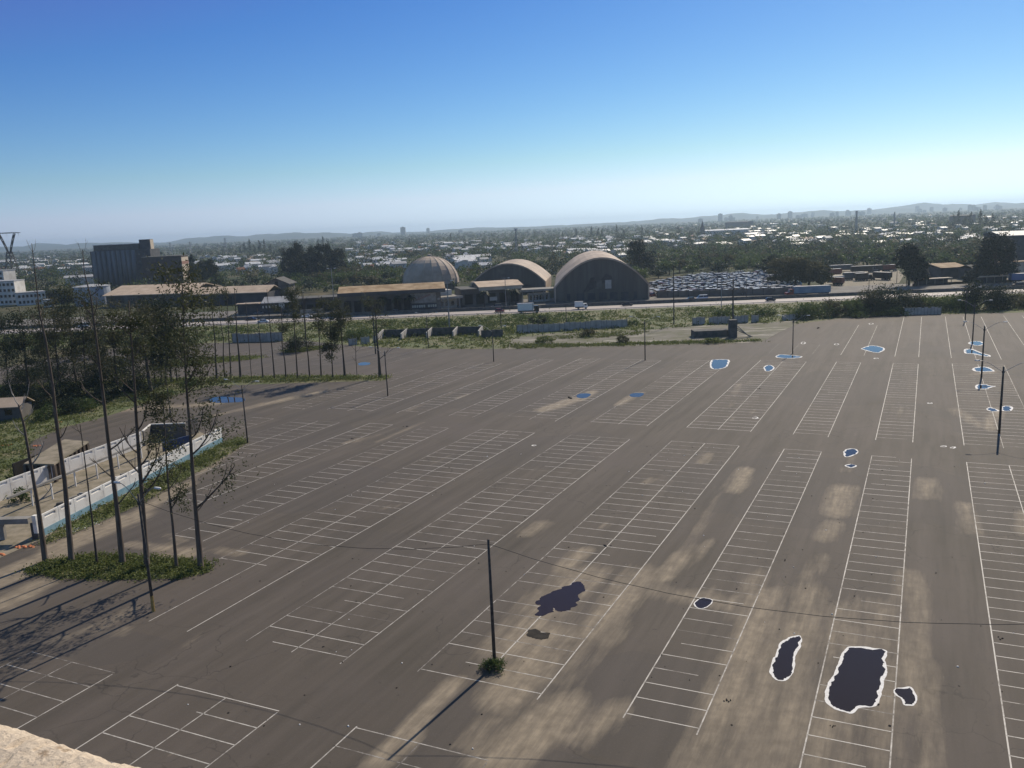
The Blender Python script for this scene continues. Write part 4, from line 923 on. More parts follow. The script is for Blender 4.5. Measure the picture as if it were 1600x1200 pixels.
# darker grove on the left
gl = 'trees of the shady grove on the left'
grove = [(236, 612, 212, 470, .42, 'big dark trunk at the right side of the shady grove'), (243, 600, 232, 480, .2, 'thinner dark trunk touching the big trunk of the grove'), (252, 597, 246, 500, .16, 'grove trunk two places right of the big dark trunk'), (259, 602, 250, 470, .24, 'dark grove trunk left of the leafy near tree'), (268, 598, 262, 500, .2, 'dark grove trunk hidden by the leafy near tree'), (277, 595, 272, 505, .15, 'thin grove trunk at the right end of the grove'), (120, 600, 104, 480, .24, 'dark trunk in the middle of the shady grove'), (136, 606, 122, 470, .2, 'dark trunk left of the grove thicket centre'), (95, 615, 82, 480, .2, 'grove trunk with several stems, left of centre'), (80, 612, 58, 490, .2, 'leaning grove trunk on the left'), (46, 612, 30, 480, .34, 'broad crowned grove tree above the shack'), (13, 600, 5, 500, .16, 'grove tree at the very left edge'), (185, 610, 172, 480, .24, 'grove trunk behind the tall middle near trunk'), (160, 600, 150, 490, .2, 'grove trunk with a thin crown near the white van')]
for x, y, xt, yt, r0, l in grove:
    b_ = gp(x, y); tp_ = on_plane(b_, xt, yt); hgt = tp_.z
    br = fan(6, .4, .98, 2, 4.5, .9, (2, 4)) + fan(4, .3, .7, 1.5, 3, .8, (0, 1))
    ex = [b_.lerp(tp_, q.uniform(.22, 1.02)) + Vector((q.gauss(0, 2.3), q.gauss(0, 2.0), 0)) for _ in range(32)]
    tree('grove_tree', l, 'tree', b_, [b_, b_.lerp(tp_, .3) + Vector((q.gauss(0, .2), 0, 0)), b_.lerp(tp_, .65) + Vector((q.gauss(0, .3), 0, 0)), tp_], r0, q, br, q.choice([L_olive, L_dark, L_euc]), M_bark2, .5, group=gl, clump=(1.7, 60), extra_clumps=ex, rt=.07)
def bush(label, base, w_, h, n, mat=L_dark, size=.4, seed=0, group=None, nm='bush', cat='bush'):
    t = thing(nm, label, cat, base, group=group); g_ = np.random.default_rng(seed + 100); cs = []
    k = max(5, int(w_ * 1.6))
    for j in range(k * 2):
        a = g_.uniform(0, 2*PI); r_ = w_ / 2 * math.sqrt(g_.uniform(0, 1)); z = h * g_.uniform(.2, .9) * (1 - .6 * (r_ / (w_ / 2)) ** 2)
        c_ = np.array([math.cos(a) * r_, math.sin(a) * r_ * .8, z]); cs.append(c_ + g_.normal(size=(max(8, n // (2 * k)), 3)) * np.array([w_ * .09, w_ * .09, h * .11]))
    cs = np.concatenate(cs); cs[:, 2] = np.abs(cs[:, 2]) + .05
    mb = MB(); mb.leaves(cs, size, g_, 0, .1, .5); obj('foliage', mb, mat, t)
    mb = MB()
    for j in range(6): a = j * 1.05; mb.tube([(0, 0, -.1), (math.cos(a) * w_ * .14, math.sin(a) * w_ * .14, h * .35), (math.cos(a) * w_ * .3, math.sin(a) * w_ * .3, h * .65)], [.07, .05, .02], 4)
    obj('stem', mb, M_bark2, t); return t
gt = 'bushes of the shady thicket on the left'
for k, (x, y, w_, h, l, mt) in enumerate(((105, 645, 6, 3.6, 'dense dark bush behind the shed roof', L_dark), (130, 642, 6, 3.2, 'dark green bush at the edge of the shaded asphalt', L_mid), (78, 655, 5, 3, 'bush left of the second nearest trunk, deep in shade', L_mid), (150, 632, 5, 3.4, 'rounded bush touching the tall middle near trunk', L_dark), (60, 640, 5, 4.2, 'tall dark bush beside the shack', L_dark), (170, 622, 6, 3.4, 'bush at the foot of the grove beside the bare soil', L_dark), (195, 612, 6, 3.5, 'very dark bush under the big grove trunk', L_dark), (220, 612, 5, 2.6, 'low bush right under the big grove trunk', L_dark), (30, 622, 8, 4.5, 'wide dark bush above the shack roof', L_dark), (8, 640, 6, 4.5, 'dark bush at the left edge behind the shack', L_dark), (255, 622, 5, 1.6, 'low shrub at the right tip of the thicket', L_mid), (300, 603, 6, 2.0, 'low shrub under the leafy near tree, on the grass strip', L_mid), (110, 590, 9, 5, 'broad dark bush deep in the grove', L_dark), (180, 585, 9, 5.5, 'broad dark bush behind the big grove trunk', L_dark), (60, 590, 9, 4.5, 'dark bush in the grove left of centre', L_dark), (466, 549, 8, 6.8, 'round dark bush standing alone on the small asphalt island', L_dark), (225, 560, 9, 6.5, 'dark tall bush seen between grove trunks', L_dark), (140, 560, 10, 6, 'far dark bush of the grove above the white van', L_dark), (90, 625, 9, 5.5, 'large dark bush between the leaning grove trunk and the shed', L_dark), (135, 618, 9, 6, 'large dark bush right in front of the middle grove trunks', L_dark), (165, 598, 9, 6, 'large dark bush left of the big grove trunk', L_dark), (205, 598, 8, 5, 'large dark bush hugging the big grove trunk from the left', L_dark), (45, 606, 10, 6, 'large dark bush behind the shack among the grove trunks', L_dark), (20, 752, 1.8, 1.2, 'small bush in the weeds left of the shed', L_scrub), (34, 783, 2.6, 2.3, 'creeper like bush growing over the second white wall', L_mid))):
    bush(l, gp(x, y), w_, h, int(w_ * h * 60), mt, .38, k, gt if k < 15 or 18 <= k < 23 else None)
gv = 'bushes along the highway verge'
for k, (x, y, w_, h, l, mt) in enumerate(((1268, 496, 12, 5.5, 'wide bush group below the blue trailer truck', L_mid), (1300, 494, 8, 6, 'pale twiggy bush in front of the truck yard', L_olive), (1255, 499, 6, 4.5, 'dark bush at the left end of the verge thicket', L_mid), (1330, 493, 9, 6, 'loose bush left of the big dark verge bush', L_mid), (1354, 491, 7, 9, 'tall thin bush left of the big dark verge bush', L_olive), (1390, 489, 15, 10, 'biggest dark round bush of the verge on the right', L_dark), (1372, 491, 9, 6, 'dark bush leaning on the left side of the big verge bush', L_dark), (1422, 487, 9, 7.5, 'olive bush right of the big dark verge bush', L_olive), (1445, 486, 9, 6, 'green bush behind the pale fence at the lot edge', L_mid), (1480, 485, 11, 5.5, 'low wide bush behind the right hand lamp posts', L_mid), (1500, 485, 9, 6, 'bush right behind the farthest right hand lamp post', L_mid), (1530, 484, 11, 10, 'tall dark bush right of the lamp posts', L_dark), (1556, 483, 9, 9, 'dark feathery bush near the right picture edge', L_dark), (1585, 481, 11, 7, 'olive bush at the right picture edge', L_olive), (1350, 495, 10, 2.5, 'low hedge like scrub at the lot edge on the right', L_mid), (1400, 492.5, 8, 3, 'low scrub left of the pale fence at the lot edge', L_mid), (1130, 497, 7, 3.6, 'bush in the verge behind the ruin', L_mid), (1195, 494, 7, 3, 'bush in the verge right of the ruin', L_mid), (985, 509, 5, 2.2, 'bush beside the right end of the longest panel fence', L_mid), (838, 508, 6, 4, 'bush behind the longest panel fence', L_dark), (690, 511, 7, 2.8, 'bush behind the storage bins', L_mid), (560, 530, 8, 3.5, 'bush by the overgrown panel fence', L_mid), (972, 536, 4, 2.6, 'dry bush on the rubble ground', L_olive), (918, 526, 5, 2.4, 'low bush on the rubble in front of the longest fence', L_olive), (850, 536, 5, 2.2, 'weedy clump at the left end of the rubble', L_scrub), (1115, 536, 5, 1.6, 'weedy clump in front of the concrete ruin', L_scrub))):
    bush(l, gp(x, y), w_, h, int(w_ * h * 34), mt, .6, 40 + k, gv)

# ------------------------------------------------------------------ big buildings along the highway
def frame_at(px0, px1):                   # base line of a facade from two photo points on the ground
    a, b_ = gp(*px0), gp(*px1); d = b_ - a; return a, d.length, math.atan2(d.y, d.x)
def bld(name, label, cat, px0, px1, group=None):
    a, L, an = frame_at(px0, px1); return thing(name, label, cat, a, an, group), L
def part_box(t, name, c, d, mat, tap=1.0): mb = MB(); mb.box(c, d, 0, 0, tap); return obj(name, mb, mat, t)
def arch_pts(hw, hgt, n=22, base=.22):     # half width, crown height; short upright sides, parabolic arch
    pts = []
    for k in range(n + 1):
        a = -1 + 2 * k / n; x = math.sin(a * PI / 2) * hw * (1.0)
        z = hgt * (.36 + .64 * (1 - abs(x / hw) ** 2.05)); pts.append((x, max(z, 0)))
    return [(-hw, 0)] + pts + [(hw, 0)]
def arch_shed(label, cpx, hw, hgt, length, n, side=None):
    b_ = gp(*cpx); t = thing('arched_shed', label, 'shed', b_, math.atan2(b_.y, b_.x) * 0 + side)
    P_ = arch_pts(hw, hgt); mb = MB(); ys = [.0, length * .33, length * .66, length]
    mb.loft([[(x * 1.012, y - .5, z * 1.012 + .12) for x, z in P_] for y in ys] , caps=False, closed=False); mb.loft([[(x * .985, y - .5, z * .985 - .1) for x, z in P_][::-1] for y in ys], caps=False, closed=False)
    mb.loft([[(x * 1.012, -.5, z * 1.012 + .12) for x, z in P_], [(x * .985, -.5, z * .985 - .1) for x, z in P_]], caps=False, closed=False)
    obj('roof', mb, M_hroof, t)
    mb = MB(); mb.poly([(x * .985, 0, z * .985) for x, z in P_]); obj('end_wall', mb, M_hang, t)
    mb = MB(); mb.poly([(x * .985, length - 1, z * .985) for x, z in P_][::-1]); obj('end_wall', mb, M_hang, t)
    for k in range(1, n):                                        # seams of the roof, standing proud
        y = length * k / n; mb = MB(); mb.loft([[(x * 1.016, yy, z * 1.016 + .16) for x, z in P_] for yy in (y - .2, y + .2)], caps=False, closed=False); obj('roof_seam', mb, M_concd if k == 1 else M_hroof, t)
    return t, P_
t3, P3 = arch_shed('largest arched shed on the right with a dark faded emblem on its front', (940.5, 470.5), 19.6, 18.0, 86, 3, R(-4))
for x, w_, z, h, mt in ((-2.6, 2.2, 5.2, 3.6, M_gfac), (1.2, 2.6, 5.2, 3.6, M_panel)): part_box(t3, 'hatch', (x + 1.6, -.06, z), (w_, .12, h), mt)
for x in (-14, -9, -4.3, .4, 5, 9.6, 14): part_box(t3, 'door' if abs(x) < 12 else 'side_door', (x, -.07, 0), (3.2 if abs(x) < 12 else 1.4, .14, 3.6), M_dfac)
for x in range(-15, 16, 3): part_box(t3, 'panel_joint', (x + .15, -.02, 3.9), (.09, .05, max(.5, 17.6 * (.36 + .64 * (1 - ((x + .15) / 19.6) ** 2)) - 4.4)), M_dfac)
for z, w_ in ((4.2, 37), (8.6, 30), (12.8, 20)): part_box(t3, 'girt', (0, -.035, z), (w_, .06, .12), M_concd)
part_box(t3, 'plinth', (0, -.12, 0), (37.5, .24, .7), M_concd)
mb = MB()                                                        # faded wing shaped emblem on the front
for sh in ([(-8, 3.8), (-6.2, 4.2), (-3.0, 5.6), (-3.4, 8.6), (-5.6, 7.4)], [(-5.6, 7.4), (-3.4, 8.6), (-2.4, 10.4), (-4.6, 9.8)], [(-3.0, 5.6), (-.6, 7.0), (-.9, 8.2), (-3.4, 8.6)], [(-.6, 7.0), (1.4, 9.0), (1.2, 10.6), (-.9, 8.2)], [(1.4, 9.0), (4.6, 9.1), (4.2, 10.5), (1.9, 11.4), (1.2, 10.6)], [(-.6, 7.0), (2.2, 8.0), (4.6, 9.1), (1.4, 9.0)]):
    mb.poly([(x, -.03, z) for x, z in sh])
obj('wall_emblem', mb, M_smudge, t3)
t2, P2 = arch_shed('middle arched shed with a lit brownish roof behind the second shop', (794.5, 459), 18.3, 14.6, 47, 3, R(-6.5))
part_box(t2, 'vent_panel', (-3, -.06, 5.5), (3.4, .12, 8), M_gfac); part_box(t2, 'door', (10, -.07, 0), (4, .14, 4.2), M_dfac); part_box(t2, 'door', (0, -.07, 0), (4.4, .14, 4.8), M_dfac)
# ribbed dome
bd = gp(674, 452.5); rd_ = 15.8; zw = 3.6; zt = top_z(bd, 400)
t = thing('dome', 'ribbed many sided dome of brownish panels behind the long grey shop', 'dome', bd)
nseg = 18; prof = [(math.cos(a), math.sin(a)) for a in [i * PI / 2 / 9 for i in range(10)]]
mb = MB(); mb.loft([[(rd_ * max(r_, .02) * math.cos(2*PI*k/nseg), rd_ * max(r_, .02) * math.sin(2*PI*k/nseg), zw + (zt - zw) * z_) for k in range(nseg)] for r_, z_ in prof]); obj('shell', mb, M_hroof, t)
mb = MB(); mb.loft([[(rd_ * .985 * math.cos(2*PI*k/nseg), rd_ * .985 * math.sin(2*PI*k/nseg), z) for k in range(nseg)] for z in (-.1, zw)]); obj('drum_wall', mb, M_gfac, t)
for k in range(nseg):
    a = 2*PI*k/nseg; mb = MB(); mb.tube([(rd_ * 1.006 * r_ * math.cos(a), rd_ * 1.006 * r_ * math.sin(a), zw + (zt - zw) * 1.004 * z_) for r_, z_ in prof], .11, 4); obj('rib', mb, M_beige, t)
mb = MB(); mb.loft([[(1.2 * k_ * math.cos(i), 1.2 * k_ * math.sin(i), zt + z) for i in [j * PI / 4 for j in range(8)]] for z, k_ in ((-.2, 1.2), (.7, 1), (1.1, .2))]); obj('cap', mb, M_conc, t)
def palm(px, h, label):
    b_ = gp(*px); t = thing('palm_tree', label, 'palm', b_, group='palms in front of the shops'); mb = MB()
    mb.tube([(0, 0, -.1), (.1, 0, h * .5), (0, .1, h)], [.24, .18, .16], 7); obj('trunk', mb, M_bark2, t)
    mb = MB(); g_ = random.Random(int(px[0]))
    for k in range(22):
        a = k * 2.4 + g_.uniform(-.2, .2); e = g_.uniform(-.3, 1.1); L = 2.6; p0 = Vector((0, 0, h)); prev = None
        for j in range(6):
            s = j / 5; r_ = L * s * math.cos(e * .6); z = h + L * (s * math.sin(e) - s * s * .75); w_ = .42 * math.sin(PI * (.12 + .85 * s)) + .03
            c_ = Vector((r_ * math.cos(a), r_ * math.sin(a), z)); sd = Vector((-math.sin(a), math.cos(a), 0)) * w_
            cur = (c_ - sd + Vector((0, 0, -.15 * w_)), c_, c_ + sd + Vector((0, 0, -.15 * w_)))
            if prev: mb.quad(prev[0], prev[1], cur[1], cur[0]); mb.quad(prev[1], prev[2], cur[2], cur[1])
            prev = cur
    obj('crown', mb, L_dark, t); return t
# first shop
t, L = bld('shop', 'long grey shop with a rusty ochre flat roof, in front of the ribbed dome', 'shop', (532, 493), (690, 484.5))
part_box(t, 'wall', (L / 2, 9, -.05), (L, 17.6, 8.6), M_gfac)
mb = MB(); mb.loft([[(x, y, z) for y, z in ((-1.6, 8.7), (9, 11.0), (19, 9.4), (19, 9.1), (9, 10.6), (-1.6, 8.3))] for x in (-.5, L + 2.0)]); obj('roof', mb, M_ochre, t)
part_box(t, 'fascia', (L / 2 + .7, -1.7, 7.5), (L + 2.4, .25, 1.5), M_dfac)
for k in range(7): part_box(t, 'window', (3.2 + k * L * .098, -.16, 1.0), (L * .07, .12, 4.6), M_black)
part_box(t, 'corner_panel', (L - 7.2, -.2, 3.4), (10.5, .16, 4.0), M_conc)
sb = part_box(t, 'sign_board', (L - 7.2, -.24, 1.1), (10.8, .2, 1.9), M_dfac)
mb = MB()
for k, w_ in enumerate((.7, .8, .6, .8, .7, .7, 0, .8, .5, .7, .6)):
    if w_: mb.box((L - 11.6 + k * .93, -.37, 1.55), (w_, .06, 1.0))
obj('faded_lettering', mb, M_letter, sb)
mb = MB()
for k in range(9): mb.tube([(L - 10 + k * .65, -.3, 4.4 + k * .22), (L - 9.7 + k * .65, -.3, 5.2 + k * .22 + .4 * (k % 2)), (L - 9.4 + k * .65, -.3, 4.5 + k * .22)], .1, 4)
obj('script_lettering', mb, P_red, sb); part_box(t, 'door', (L * .43, -.2, 0), (2, .2, 3.2), M_gfac)
t, L = bld('annex', 'pale lit annex under a slab roof between the two shops', 'building', (692, 484), (720, 481.5))
part_box(t, 'wall', (L / 2, 12, -.05), (L, 16, 4.2), M_beige); part_box(t, 'roof', (L / 2 - .6, 10.5, 4.25), (L + 3.4, 22, .9), M_conc); part_box(t, 'upper_floor', (L / 2, 14, 5.2), (L - .6, 12, 2.2), M_wallw)
for k in range(3): part_box(t, 'window', (1.5 + k * 2.3, 3.92, 1.1), (1.3, .12, 1.8), M_glass)
for k in range(2): part_box(t, 'post', (.3 + k * (L - .6), .3, 0), (.4, .4, 4.2), M_conc)
t, L = bld('shop', 'second shop with a pale tan flat roof and palms before its dark front', 'shop', (722, 480), (816, 474))
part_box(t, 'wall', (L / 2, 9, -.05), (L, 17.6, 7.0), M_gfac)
mb = MB(); mb.loft([[(x, y, z) for y, z in ((-1.2, 8.0), (9, 9.6), (18.5, 9.2), (18.5, 8.9), (9, 9.2), (-1.2, 7.6))] for x in (L * .28, L + .6)]); obj('roof', mb, M_tan, t)
part_box(t, 'fascia', (L * .64, -1.0, 6.5), (L * .72, .25, 1.1), M_beige); part_box(t, 'low_roof', (L * .13, 8, 7.0), (L * .28, 18, .5), M_concd)
for k in range(5): part_box(t, 'window', (3 + k * L * .19, -.16, 1.0), (L * .13, .12, 4.2), M_black)
part_box(t, 'sign_board', (L * .52, -.24, 2.0), (3.2, .2, 1.6), M_panel)
for x, y, l in ((600, 489.5, 'left palm of the long grey shop'), (622, 488.6, 'second palm of the long grey shop'), (643, 487.5, 'palm in front of the script lettering of the long grey shop'), (757, 479.3, 'left palm of the second shop'), (796, 476.8, 'right palm of the second shop, beside a street light'), (806, 476.2, 'palm at the right end of the second shop')): palm((x, y), 6.2, l)
t, L = bld('canopy', 'flat filling station canopy with a broken ribbed underside between shop and largest shed', 'canopy', (814, 474.5), (871, 471.5))
part_box(t, 'roof', (L / 2, 4, 5.0), (L + .4, 9.5, .85), M_conc)
for k in range(4): part_box(t, 'post', (1.0 + k * (L - 2) / 3, 1.4, 0), (.4, .4, 5.0), M_conc)
part_box(t, 'kiosk', (L * .55, 6, 0), (L * .6, 3, 3.6), M_wallw)
for k in range(6): part_box(t, 'window', (L * .32 + k * 1.35, 4.42, .9), (.9, .1, 2.0), M_glass)
# gabled house and low walls left of the first shop
t, L = bld('gabled_house', 'two storey grey gabled house with a dark central strip, left of the tree clump', 'house', (417, 470), (452, 468.5))
mb = MB(); mb.prism([(0, 0), (L, 0), (L, 14), (0, 14)], -.05, 8.2); mb.poly([(0, 0, 8.2), (L, 0, 8.2), (L / 2, 0, 11)]); mb.poly([(L, 14, 8.2), (0, 14, 8.2), (L / 2, 14, 11)]); obj('wall', mb, M_gfac, t)
mb = MB(); mb.loft([[(x, y, z) for x, z in ((-1, 7.9), (L / 2, 11.1), (L + 1, 7.9), (L + 1, 8.25), (L / 2, 11.5), (-1, 8.25))] for y in (-.8, 14.8)]); obj('roof', mb, M_concd, t)
part_box(t, 'stair_strip', (L / 2, -.1, 0), (1.6, .2, 9.6), M_black)
for k in (-1, 1): part_box(t, 'window', (L / 2 + k * 3.1, -.1, 1.2), (2.2, .16, 1.6), M_glass)
t, L = bld('terrace_house', 'low dark house with a stepped veranda roof and white railing at the highway', 'house', (372, 492), (462, 488))
part_box(t, 'wall', (L / 2, 6, -.05), (L, 11.5, 4.4), M_dfac); part_box(t, 'veranda_roof', (L * .2, -.2, 4.5), (L * .4, 4, .35), M_tan)
mb = MB(); mb.loft([[(x, y, z) for y, z in ((-.6, 4.6), (6, 6.8), (12.5, 4.6), (12.5, 4.35), (6, 6.5), (-.6, 4.35))] for x in (L * .42, L + .6)]); obj('roof', mb, M_roofgr, t)
for k in range(6): part_box(t, 'railing_post', (L * .45 + k * 1.4, -.5, 2.4), (.5, .25, 1.0), M_wallw)
part_box(t, 'bright_wall', (L * .77, -.12, 2.0), (2.4, .2, 2.6), M_wallw)
sgn = gp(395, 489); t = thing('sign', 'small turquoise advertising board at the highway edge', 'sign', sgn); part_box(t, 'board', (0, 0, .5), (1.3, .15, 2.9), M_cyan); part_box(t, 'post', (0, .15, 0), (.16, .12, 3.2), M_metal)
t, L = bld('low_wall_block', 'row of low dark garages with slab roofs left of the long grey shop', 'building', (462, 489), (532, 485))
part_box(t, 'wall', (L / 2, 6, -.05), (L, 11, 5.6), M_dfac); part_box(t, 'roof', (L / 2, 5.6, 5.6), (L + .8, 13, .5), M_concd)
for k in range(5): part_box(t, 'garage_door', (2.6 + k * L / 5.2, .42, 0), (L / 7, .2, 3.3), M_black)
part_box(t, 'front_wall', (L * .38, -6, 0), (L * .5, .3, 1.8), M_conc)
M_silo = rnd_mat('streaked silo concrete', (.1, .105, .112), (.185, .19, .2), .25, .9, stretch=(2, 2, .15))
# silo block and plant on the left
bs = gp(148, 448); Ls = 45; t = thing('silo_block', 'tall grey grain silo block with vertical grooves and a bright roof edge', 'silo', bs, R(7))
hs = top_z(bs, 393)
mb = MB(); mb.box((22, 13, -.1), (44, 26, hs)); obj('wall', mb, M_dfac, t)
for k in range(9): mb = MB(); mb.loft([[(2.4 + k * 3.6 + 1.72 * math.cos(a), -.05 - 1.5 * math.sin(a), z) for a in [i * PI / 6 for i in range(7)]] for z in (0, hs - .3)]); obj('silo_tube', mb, M_silo, t, smooth=True)
part_box(t, 'head_house', (18, 12, hs), (33, 16, 4.2), M_concd); part_box(t, 'roof', (18, 12, hs + 4.25), (34, 17, .5), M_roofwh); part_box(t, 'tower', (39, 10, hs - .1), (8, 9, 7.5), M_dfac)
part_box(t, 'tower_side', (43.15, 10, hs - .1), (.3, 8.6, 7.2), M_beige)  # beige skin: sunlight on the tower's right face put into its colour
for k in range(4): part_box(t, 'window', (35.5 + (k % 2) * 4, -.1, hs - 4 - (k // 2) * 6), (1.4, .2, 1.1), M_glass)
b2 = gp(226, 447.5); h2 = top_z(b2, 403); t = thing('brick_mill', 'dark brick mill block with a sunlit right end, joined to the silo', 'mill', b2, R(7))
mb = MB(); mb.box((14, 10, -.1), (28, 20, h2)); obj('wall', mb, rnd_mat('dark mill brick', (.06, .045, .04), (.1, .075, .065), .4, .9), t)  # dark brown brick with a slight mottle
part_box(t, 'end_wall', (28.15, 10, -.1), (.4, 19.8, h2 - .8), M_beige); part_box(t, 'end_stripe', (28.3, 10, h2 - 6), (.3, 19.9, 2.2), M_brick); part_box(t, 'roof', (14, 10, h2), (28.6, 20.6, .5), M_concd)  # sunlit right end painted in: pale beige skin over the dark brick
for k in range(10): part_box(t, 'window', (3.5 + (k % 5) * 5.2, -.08, 4 + (k // 5) * 7), (1.8, .16, 2.4), M_glass)
t, L = bld('warehouse', 'long warehouse with a pale beige sunlit roof in front of the silo block', 'warehouse', (166, 481), (297, 477))
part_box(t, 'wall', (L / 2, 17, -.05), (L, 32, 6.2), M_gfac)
mb = MB(); mb.loft([[(x, y, z) for y, z in ((-1, 6.3), (17, 10.2), (34, 7.2), (34, 6.8), (17, 9.8), (-1, 5.9))] for x in (-.8, L + .8)]); obj('roof', mb, M_tan, t)
for k in range(8): part_box(t, 'window', (3 + k * L / 8.2, -.1, 2.4), (2.6, .16, 2), M_glass)
t, L = bld('warehouse', 'second narrower beige roofed warehouse right of the first, behind the trees', 'warehouse', (298, 478), (418, 474))
part_box(t, 'wall', (L / 2, 9, -.05), (L, 17, 5.6), M_dfac)
mb = MB(); mb.loft([[(x, y, z) for y, z in ((-1, 5.7), (9, 8.6), (19, 5.7), (19, 5.3), (9, 8.2), (-1, 5.3))] for x in (-.8, L + .8)]); obj('roof', mb, M_tan, t)
part_box(t, 'door', (L * .5, -.1, 0), (4, .2, 4), M_black)
bt_ = gp(134, 478); t = thing('storage_tank', 'big round grey storage tank with a pale lid on the left', 'tank', bt_ + Vector((0, 9, 0)))
def ring(r_, z, n=28, cx=0, cy=0): return [(cx + r_ * math.cos(2*PI*k/n), cy + r_ * math.sin(2*PI*k/n), z) for k in range(n)]
ht = top_z(bt_, 449.5); mb = MB(); mb.loft([ring(9.2, -.1), ring(9.2, ht)]); obj('shell', mb, rnd_mat('pale tank paint', (.3, .32, .36), (.4, .42, .46), .3, .6), t, smooth=False)
mb = MB(); mb.loft([ring(9.45, ht), ring(9.45, ht + .25), ring(3, ht + 1.1), ring(.2, ht + 1.3)]); obj('lid', mb, M_roofgr, t)
def office(label, px0, px1, floors, depth, nwin, mat=M_wallw, rc=M_roofgr, fh=3.3, nm='office_block'):
    t, L = bld(nm, label, 'building', px0, px1); part_box(t, 'wall', (L / 2, depth / 2, -.05), (L, depth, floors * fh + .4), mat); part_box(t, 'roof', (L / 2, depth / 2, floors * fh + .36), (L + .5, depth + .5, .35), rc)
    for f in range(floors):
        for k in range(nwin): part_box(t, 'window', (L * (k + .5) / nwin, -.06, f * fh + 1.1), (L / nwin * .55, .14, 1.5), M_glass)
    return t
office('white office block of four storeys at the left picture edge', (-12, 478), (27, 476), 4, 14, 6)
office('higher white building behind the office block at the left edge', (-20, 462), (10, 461), 5, 12, 3)
office('long low white building right of the white office block', (29, 478), (73, 474.5), 2, 10, 7)
office('small white house at the end of the long low white building', (69, 480), (84, 479), 1, 7, 2, nm='house')
t = thing('chimney', 'pair of slim pale concrete stacks in front of the silo block', 'chimney', gp(116, 441))
for k in (0, 1): mb = MB(); mb.tube([(k * 3.4, 0, 0), (k * 3.4, 0, 9.5)], .5, 8); obj('stack', mb, M_conc, t)
# long roofs in the town on the left of the silo
def shed(label, px0, px1, h, depth, roof, wall=M_wallw, group=None, nm='shed', rise=1.6):
    t, L = bld(nm, label, nm.replace('_', ' '), px0, px1, group); part_box(t, 'wall', (L / 2, depth / 2, -.05), (L, depth, h), wall)
    mb = MB(); mb.loft([[(x, y, z) for y, z in ((-.6, h), (depth / 2, h + rise), (depth + .6, h), (depth + .6, h - .25), (depth / 2, h + rise - .25), (-.6, h - .25))] for x in (-.6, L + .6)]); obj('roof', mb, roof, t); return t
shed('long white roofed hall left of the silo block', (112, 424), (141, 422), 8, 14, M_roofwh)
shed('pale hall close to the left side of the silo block', (131, 432), (150, 431), 9, 12, M_roofgr)
shed('low grey roofed hall behind the round tank', (102, 446), (152, 443), 6, 14, M_roofgr)
shed('large bright hall with white roof right of the church spire', (1103, 369), (1172, 366), 9, 40, M_roofwh)
shed('white flat hall beside the distant farm roof on the right', (1237, 385), (1263, 384), 5, 16, M_roofwh)
shed('beige gabled hall in front of the distant wood on the right', (1256, 382), (1274, 381), 6, 16, M_tan)
shed('low white hall below the beige gabled hall', (1238, 388.5), (1263, 387.5), 4, 9, M_roofwh)
shed('big grey industrial hall at the right picture edge', (1563, 414), (1660, 412), 16, 60, M_roofgr, M_dfac)
t, L = bld('wall_sign_building', 'pale sunlit long wall of the yard below the big grey hall', 'building', (1566, 433), (1612, 431)); part_box(t, 'wall', (L / 2, 3, -.05), (L, 6, 6.6), M_beige); part_box(t, 'roof', (L / 2, 3, 6.55), (L + .5, 6.5, .3), M_ochre)
shed('low grey workshop with a hipped roof between the two large trees', (1470, 436), (1508, 434), 5.2, 18, M_ochre, M_dfac)
shed('bluish grey shed right of the low workshop', (1524, 438), (1560, 436), 5, 12, M_concd, M_dfac)
t, L = bld('bus_shelter', 'long low shelter roof in front of the scrap cars, below the workshop', 'shelter', (1434, 447), (1488, 444)); part_box(t, 'roof', (L / 2, 1.5, 2.6), (L, 3.4, .3), M_beige); part_box(t, 'back_wall', (L / 2, 3, 0), (L - .4, .2, 2.6), M_dfac)
for k in range(5): part_box(t, 'post', (.4 + k * (L - .8) / 4, .2, 0), (.18, .18, 2.6), M_conc)
t, L = bld('bus_shelter', 'yellowish long shelter roof at the far right along the highway', 'shelter', (1528, 444), (1580, 441.5)); part_box(t, 'roof', (L / 2, 1.5, 2.8), (L, 3.6, .35), M_tan); part_box(t, 'back_wall', (L / 2, 3, 0), (L - .4, .2, 2.8), M_dfac)
for k in range(5): part_box(t, 'post', (.4 + k * (L - .8) / 4, .2, 0), (.18, .18, 2.8), M_conc)
t, L = bld('yard_wall', 'long grey wall along the front of the car yard', 'wall', (1026, 465), (1262, 459)); part_box(t, 'panel', (L / 2, 0, -.05), (L, .3, 2.7), M_gfac)
for k in range(15): part_box(t, 'pilaster', (.3 + k * (L - .6) / 14, -.22, -.05), (.5, .2, 2.95), M_concd)

